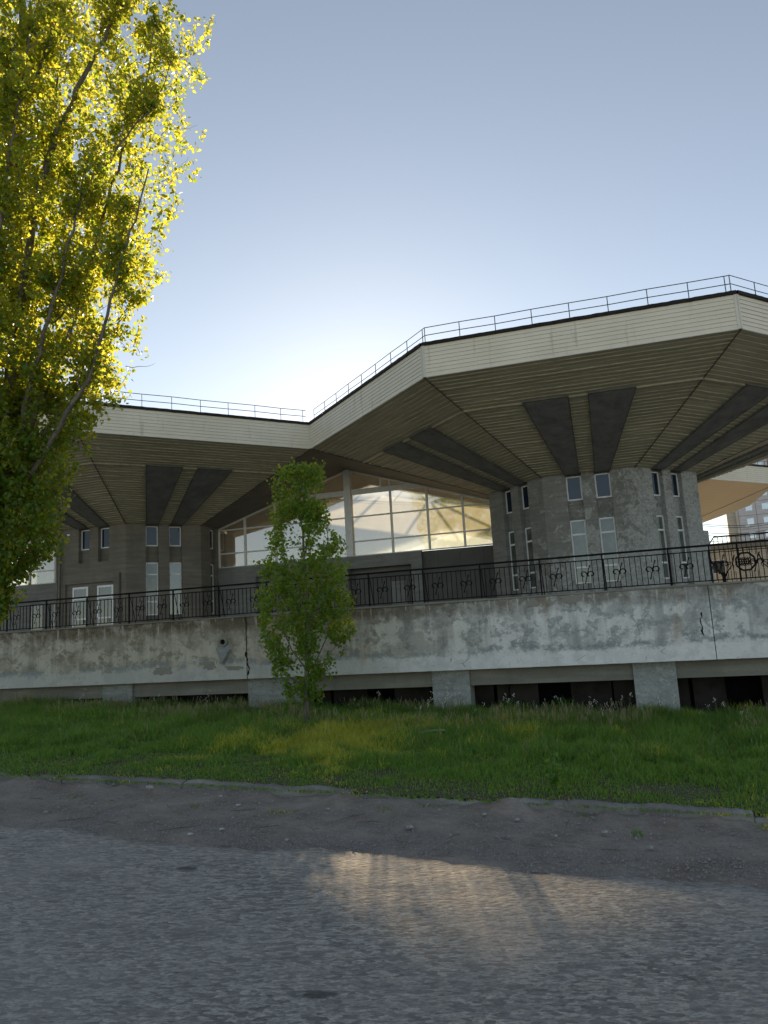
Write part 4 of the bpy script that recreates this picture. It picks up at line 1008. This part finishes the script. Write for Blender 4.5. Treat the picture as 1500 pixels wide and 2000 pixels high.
# ================================================================== SMALL THINGS on the verge
def ground_at(px, py, zoff=0.0):
    """world point on the sloping ground seen at this place"""
    d = cF + cR*(px-750)/FPX - cU*(py-1000)/FPX; o = Vector((0, 0, CZ)); k = 5.0
    for _ in range(60):
        p = o+d*k; t = p.dot(Wd); h = p.z-(ground_z(t, 0)+zoff)
        k += h/max(.02, -d.z+(-.04)*0)*.8
    return o+d*k
random.seed(5)
def weed(seed):
    r = random.Random(seed); m = MB(); fl = MB()
    for s in range(r.randint(3, 5)):
        h = r.uniform(.45, .8); a = r.uniform(0, 6.28); P = [Vector((0, 0, 0)), Vector((math.cos(a)*.04, math.sin(a)*.04, h*.5)), Vector((math.cos(a)*r.uniform(.06, .2), math.sin(a)*.12, h))]
        m.tube(P, [.005, .004, .002], 3)
        for k in range(6):
            q = P[1].lerp(P[2], .3+.12*k); b = r.uniform(0, 6.28); m.tube([q, q+Vector((math.cos(b)*.05, math.sin(b)*.05, .03))], .0022, 3)
        for k in range(r.randint(2, 4)):
            q = P[2]+Vector((r.gauss(0, .015), r.gauss(0, .015), -.025*k)); s_ = .008
            for ax in range(2):
                fl.face([q+Vector((-s_, 0, -s_)), q+Vector((s_, 0, -s_)), q+Vector((s_, 0, s_)), q+Vector((-s_, 0, s_))] if ax else [q+Vector((0, -s_, -s_)), q+Vector((0, s_, -s_)), q+Vector((0, s_, s_)), q+Vector((0, -s_, s_))])
            fl.face([q+Vector((-s_, -s_, 0)), q+Vector((s_, -s_, 0)), q+Vector((s_, s_, 0)), q+Vector((-s_, s_, 0))])
    root = thing('flowering_weed', label='thin tall weed with tiny white flower heads in the grass before the terrace openings', cat='weed', group='white flowering weeds below the terrace')
    m.build('stem', MT['stem'], root); fl.build('flower', MT['petal'], root); return root
protos = [weed(i) for i in range(4)]
spots = []
for px in list(range(855, 905, 9)) + list(range(985, 1010, 9)) + list(range(1150, 1225, 12)) + [400, 408, 702, 742, 828, 840, 938, 1262, 1295, 1330, 1372, 1405, 1452, 160, 300, 1100, 1060]:
    spots.append((px+random.uniform(-5, 5), random.uniform(18.6, 20.3)))
for i, (px, n) in enumerate(spots):
    d = cF + cR*(px-750)/FPX - cU*(380)/FPX; k = n/(Vector((d.x, d.y, 0)).dot(Wn)); t = (d*k).dot(Wd)
    o = protos[i] if i < 4 else copy_tree(protos[i % 4])
    o.location = W(t, n, bank_z(t, n)); o.rotation_euler = (0, 0, random.uniform(0, 6.28)); s = random.uniform(.75, 1.15); o.scale = (s, s, s)
# the leafy weed near the kerb
p = ground_at(1083, 1545, .12); wp = thing('leafy_weed', tuple(p), label='upright bright green leafy weed standing alone near the kerb on the right', cat='weed')
m = MB(); C2 = []
for k in range(5):
    a = k*1.3; P = [Vector((math.cos(a)*.03, math.sin(a)*.03, 0)), Vector((math.cos(a)*.06, math.sin(a)*.06, .2)), Vector((math.cos(a)*.10, math.sin(a)*.08, .38+.04*k))]
    m.tube(P, [.006, .005, .003], 4)
    for j in range(26): C2.append(tuple(P[0].lerp(P[2], random.uniform(.15, 1.0))+Vector((random.gauss(0, .015), random.gauss(0, .015), 0))))
m.build('stem', MT['stem'], wp); leaves_mesh('foliage', np.array(C2), .075, MT['grass'], wp, rng, -.4)
p = ground_at(842, 1430, .35); m = MB(); m.tube([Vector((-.28, 0, 0)), Vector((-.05, .05, .03)), Vector((.2, .02, .035)), Vector((.32, 0, .03))], [.004, .008, .008, .004], 5)
tag(m.build('dead_branch', MT['pale_wood'], loc=p), label='bleached dead branch lying on the grass under the right pavilion', cat='branch')
for i, (px, py) in enumerate(((475, 1582), (255, 1575), (350, 1618), (190, 1590), (520, 1615), (690, 1595), (720, 1606), (990, 1640), (890, 1632), (330, 1575), (610, 1620), (220, 1607), (780, 1645), (1200, 1660), (70, 1560), (1110, 1607), (150, 1600))):
    p = ground_at(px, py, .03); L = random.uniform(.2, .6); m = MB()
    a = random.uniform(-1.5, 1.5); d = Vector((math.cos(a), math.sin(a), 0)); q = Vector((-d.y, d.x, 0))
    m.tube([-d*L/2, q*random.uniform(-.02, .02)+Vector((0, 0, .006)), d*L/2+q*.01], [.004, .006, .003], 4); m.tube([q*.02, q*.09+d*.06+Vector((0, 0, .02))], [.004, .002], 3)
    tag(m.build('twig', MT['twig'], loc=p), label='short dry brown twig lying on the dirt strip beside the road', cat='twig', group='dry twigs on the dirt strip')
for i, (px, py, s) in enumerate(((293, 1538, .07), (858, 1581, .03), (430, 1555, .04), (800, 1615, .05), (1085, 1632, .03), (640, 1580, .03), (1010, 1600, .04), (1270, 1655, .04), (90, 1585, .03), (945, 1590, .035), (560, 1640, .03), (1180, 1625, .045))):
    p = ground_at(px, py, .04 if py > 1560 else .13); bm = bmesh.new(); bmesh.ops.create_icosphere(bm, subdivisions=2, radius=s)
    for v in bm.verts: v.co *= 1+.35*mnoise.noise(v.co*18+Vector((i, 0, 0))); v.co.z *= .6
    me = bpy.data.meshes.new('loose_stone'); bm.to_mesh(me); bm.free(); me.materials.append(MT['stone_grey']); o = bpy.data.objects.new('loose_stone', me); C.objects.link(o); o.location = p
    tag(o, label='small rough grey stone lying loose near the kerb', cat='stone', group='loose stones near the kerb')
for px, py in ((466, 1573), (434, 1620), (372, 1630)):
    p = ground_at(px, py, .03); m = MB(); s = .035; m.face([(-s, -s, .004), (s, -s*.7, .012), (s*.8, s, .006), (-s*.9, s*.8, .02)]); m.face([(-s, -s, .002), (-s*.9, s*.8, .018), (s*.8, s, .004), (s, -s*.7, .010)])
    tag(m.build('paper_scrap', MT['paper'], loc=p), label='tiny pale scrap of litter on the dirt strip', cat='litter', group='litter scraps on the dirt strip')
def gravel():
    rg = np.random.default_rng(4); V = []; F = []
    tet = np.array([(1, 0, -.4), (-.5, .87, -.4), (-.5, -.87, -.4), (0, 0, .7)])
    for i in range(40000):
        t = rg.uniform(-18, 7); n = 8.75+abs(rg.normal(0, .7))-.25*rg.uniform() if rg.uniform() < .5 else rg.uniform(8.7, 11.4)
        if n > 11.4: continue
        if fbm(t, n, 1.1, 31.) < -.1 and rg.uniform() < .7: continue
        s = rg.uniform(.005, .014)*(1 if rg.uniform() < .9 else 2.0); a = rg.uniform(0, 6.28); c, sn = math.cos(a), math.sin(a); p = W(t, n, ground_z(t, n)+.008+.03*max(0, n-9.6)/1.8+max(0, n-10.9)*.08)
        b = len(V)
        for q in tet: V.append((p.x+s*(q[0]*c-q[1]*sn)*rg.uniform(.7, 1.3), p.y+s*(q[0]*sn+q[1]*c), p.z+s*q[2]))
        F += [(b, b+1, b+3), (b+1, b+2, b+3), (b+2, b, b+3)]
    tag(np_mesh('gravel', np.array(V), np.array(F), MT['stone_grey']), kind='stuff', label='fine loose gravel scattered along the crumbled asphalt edge', cat='gravel')
gravel()
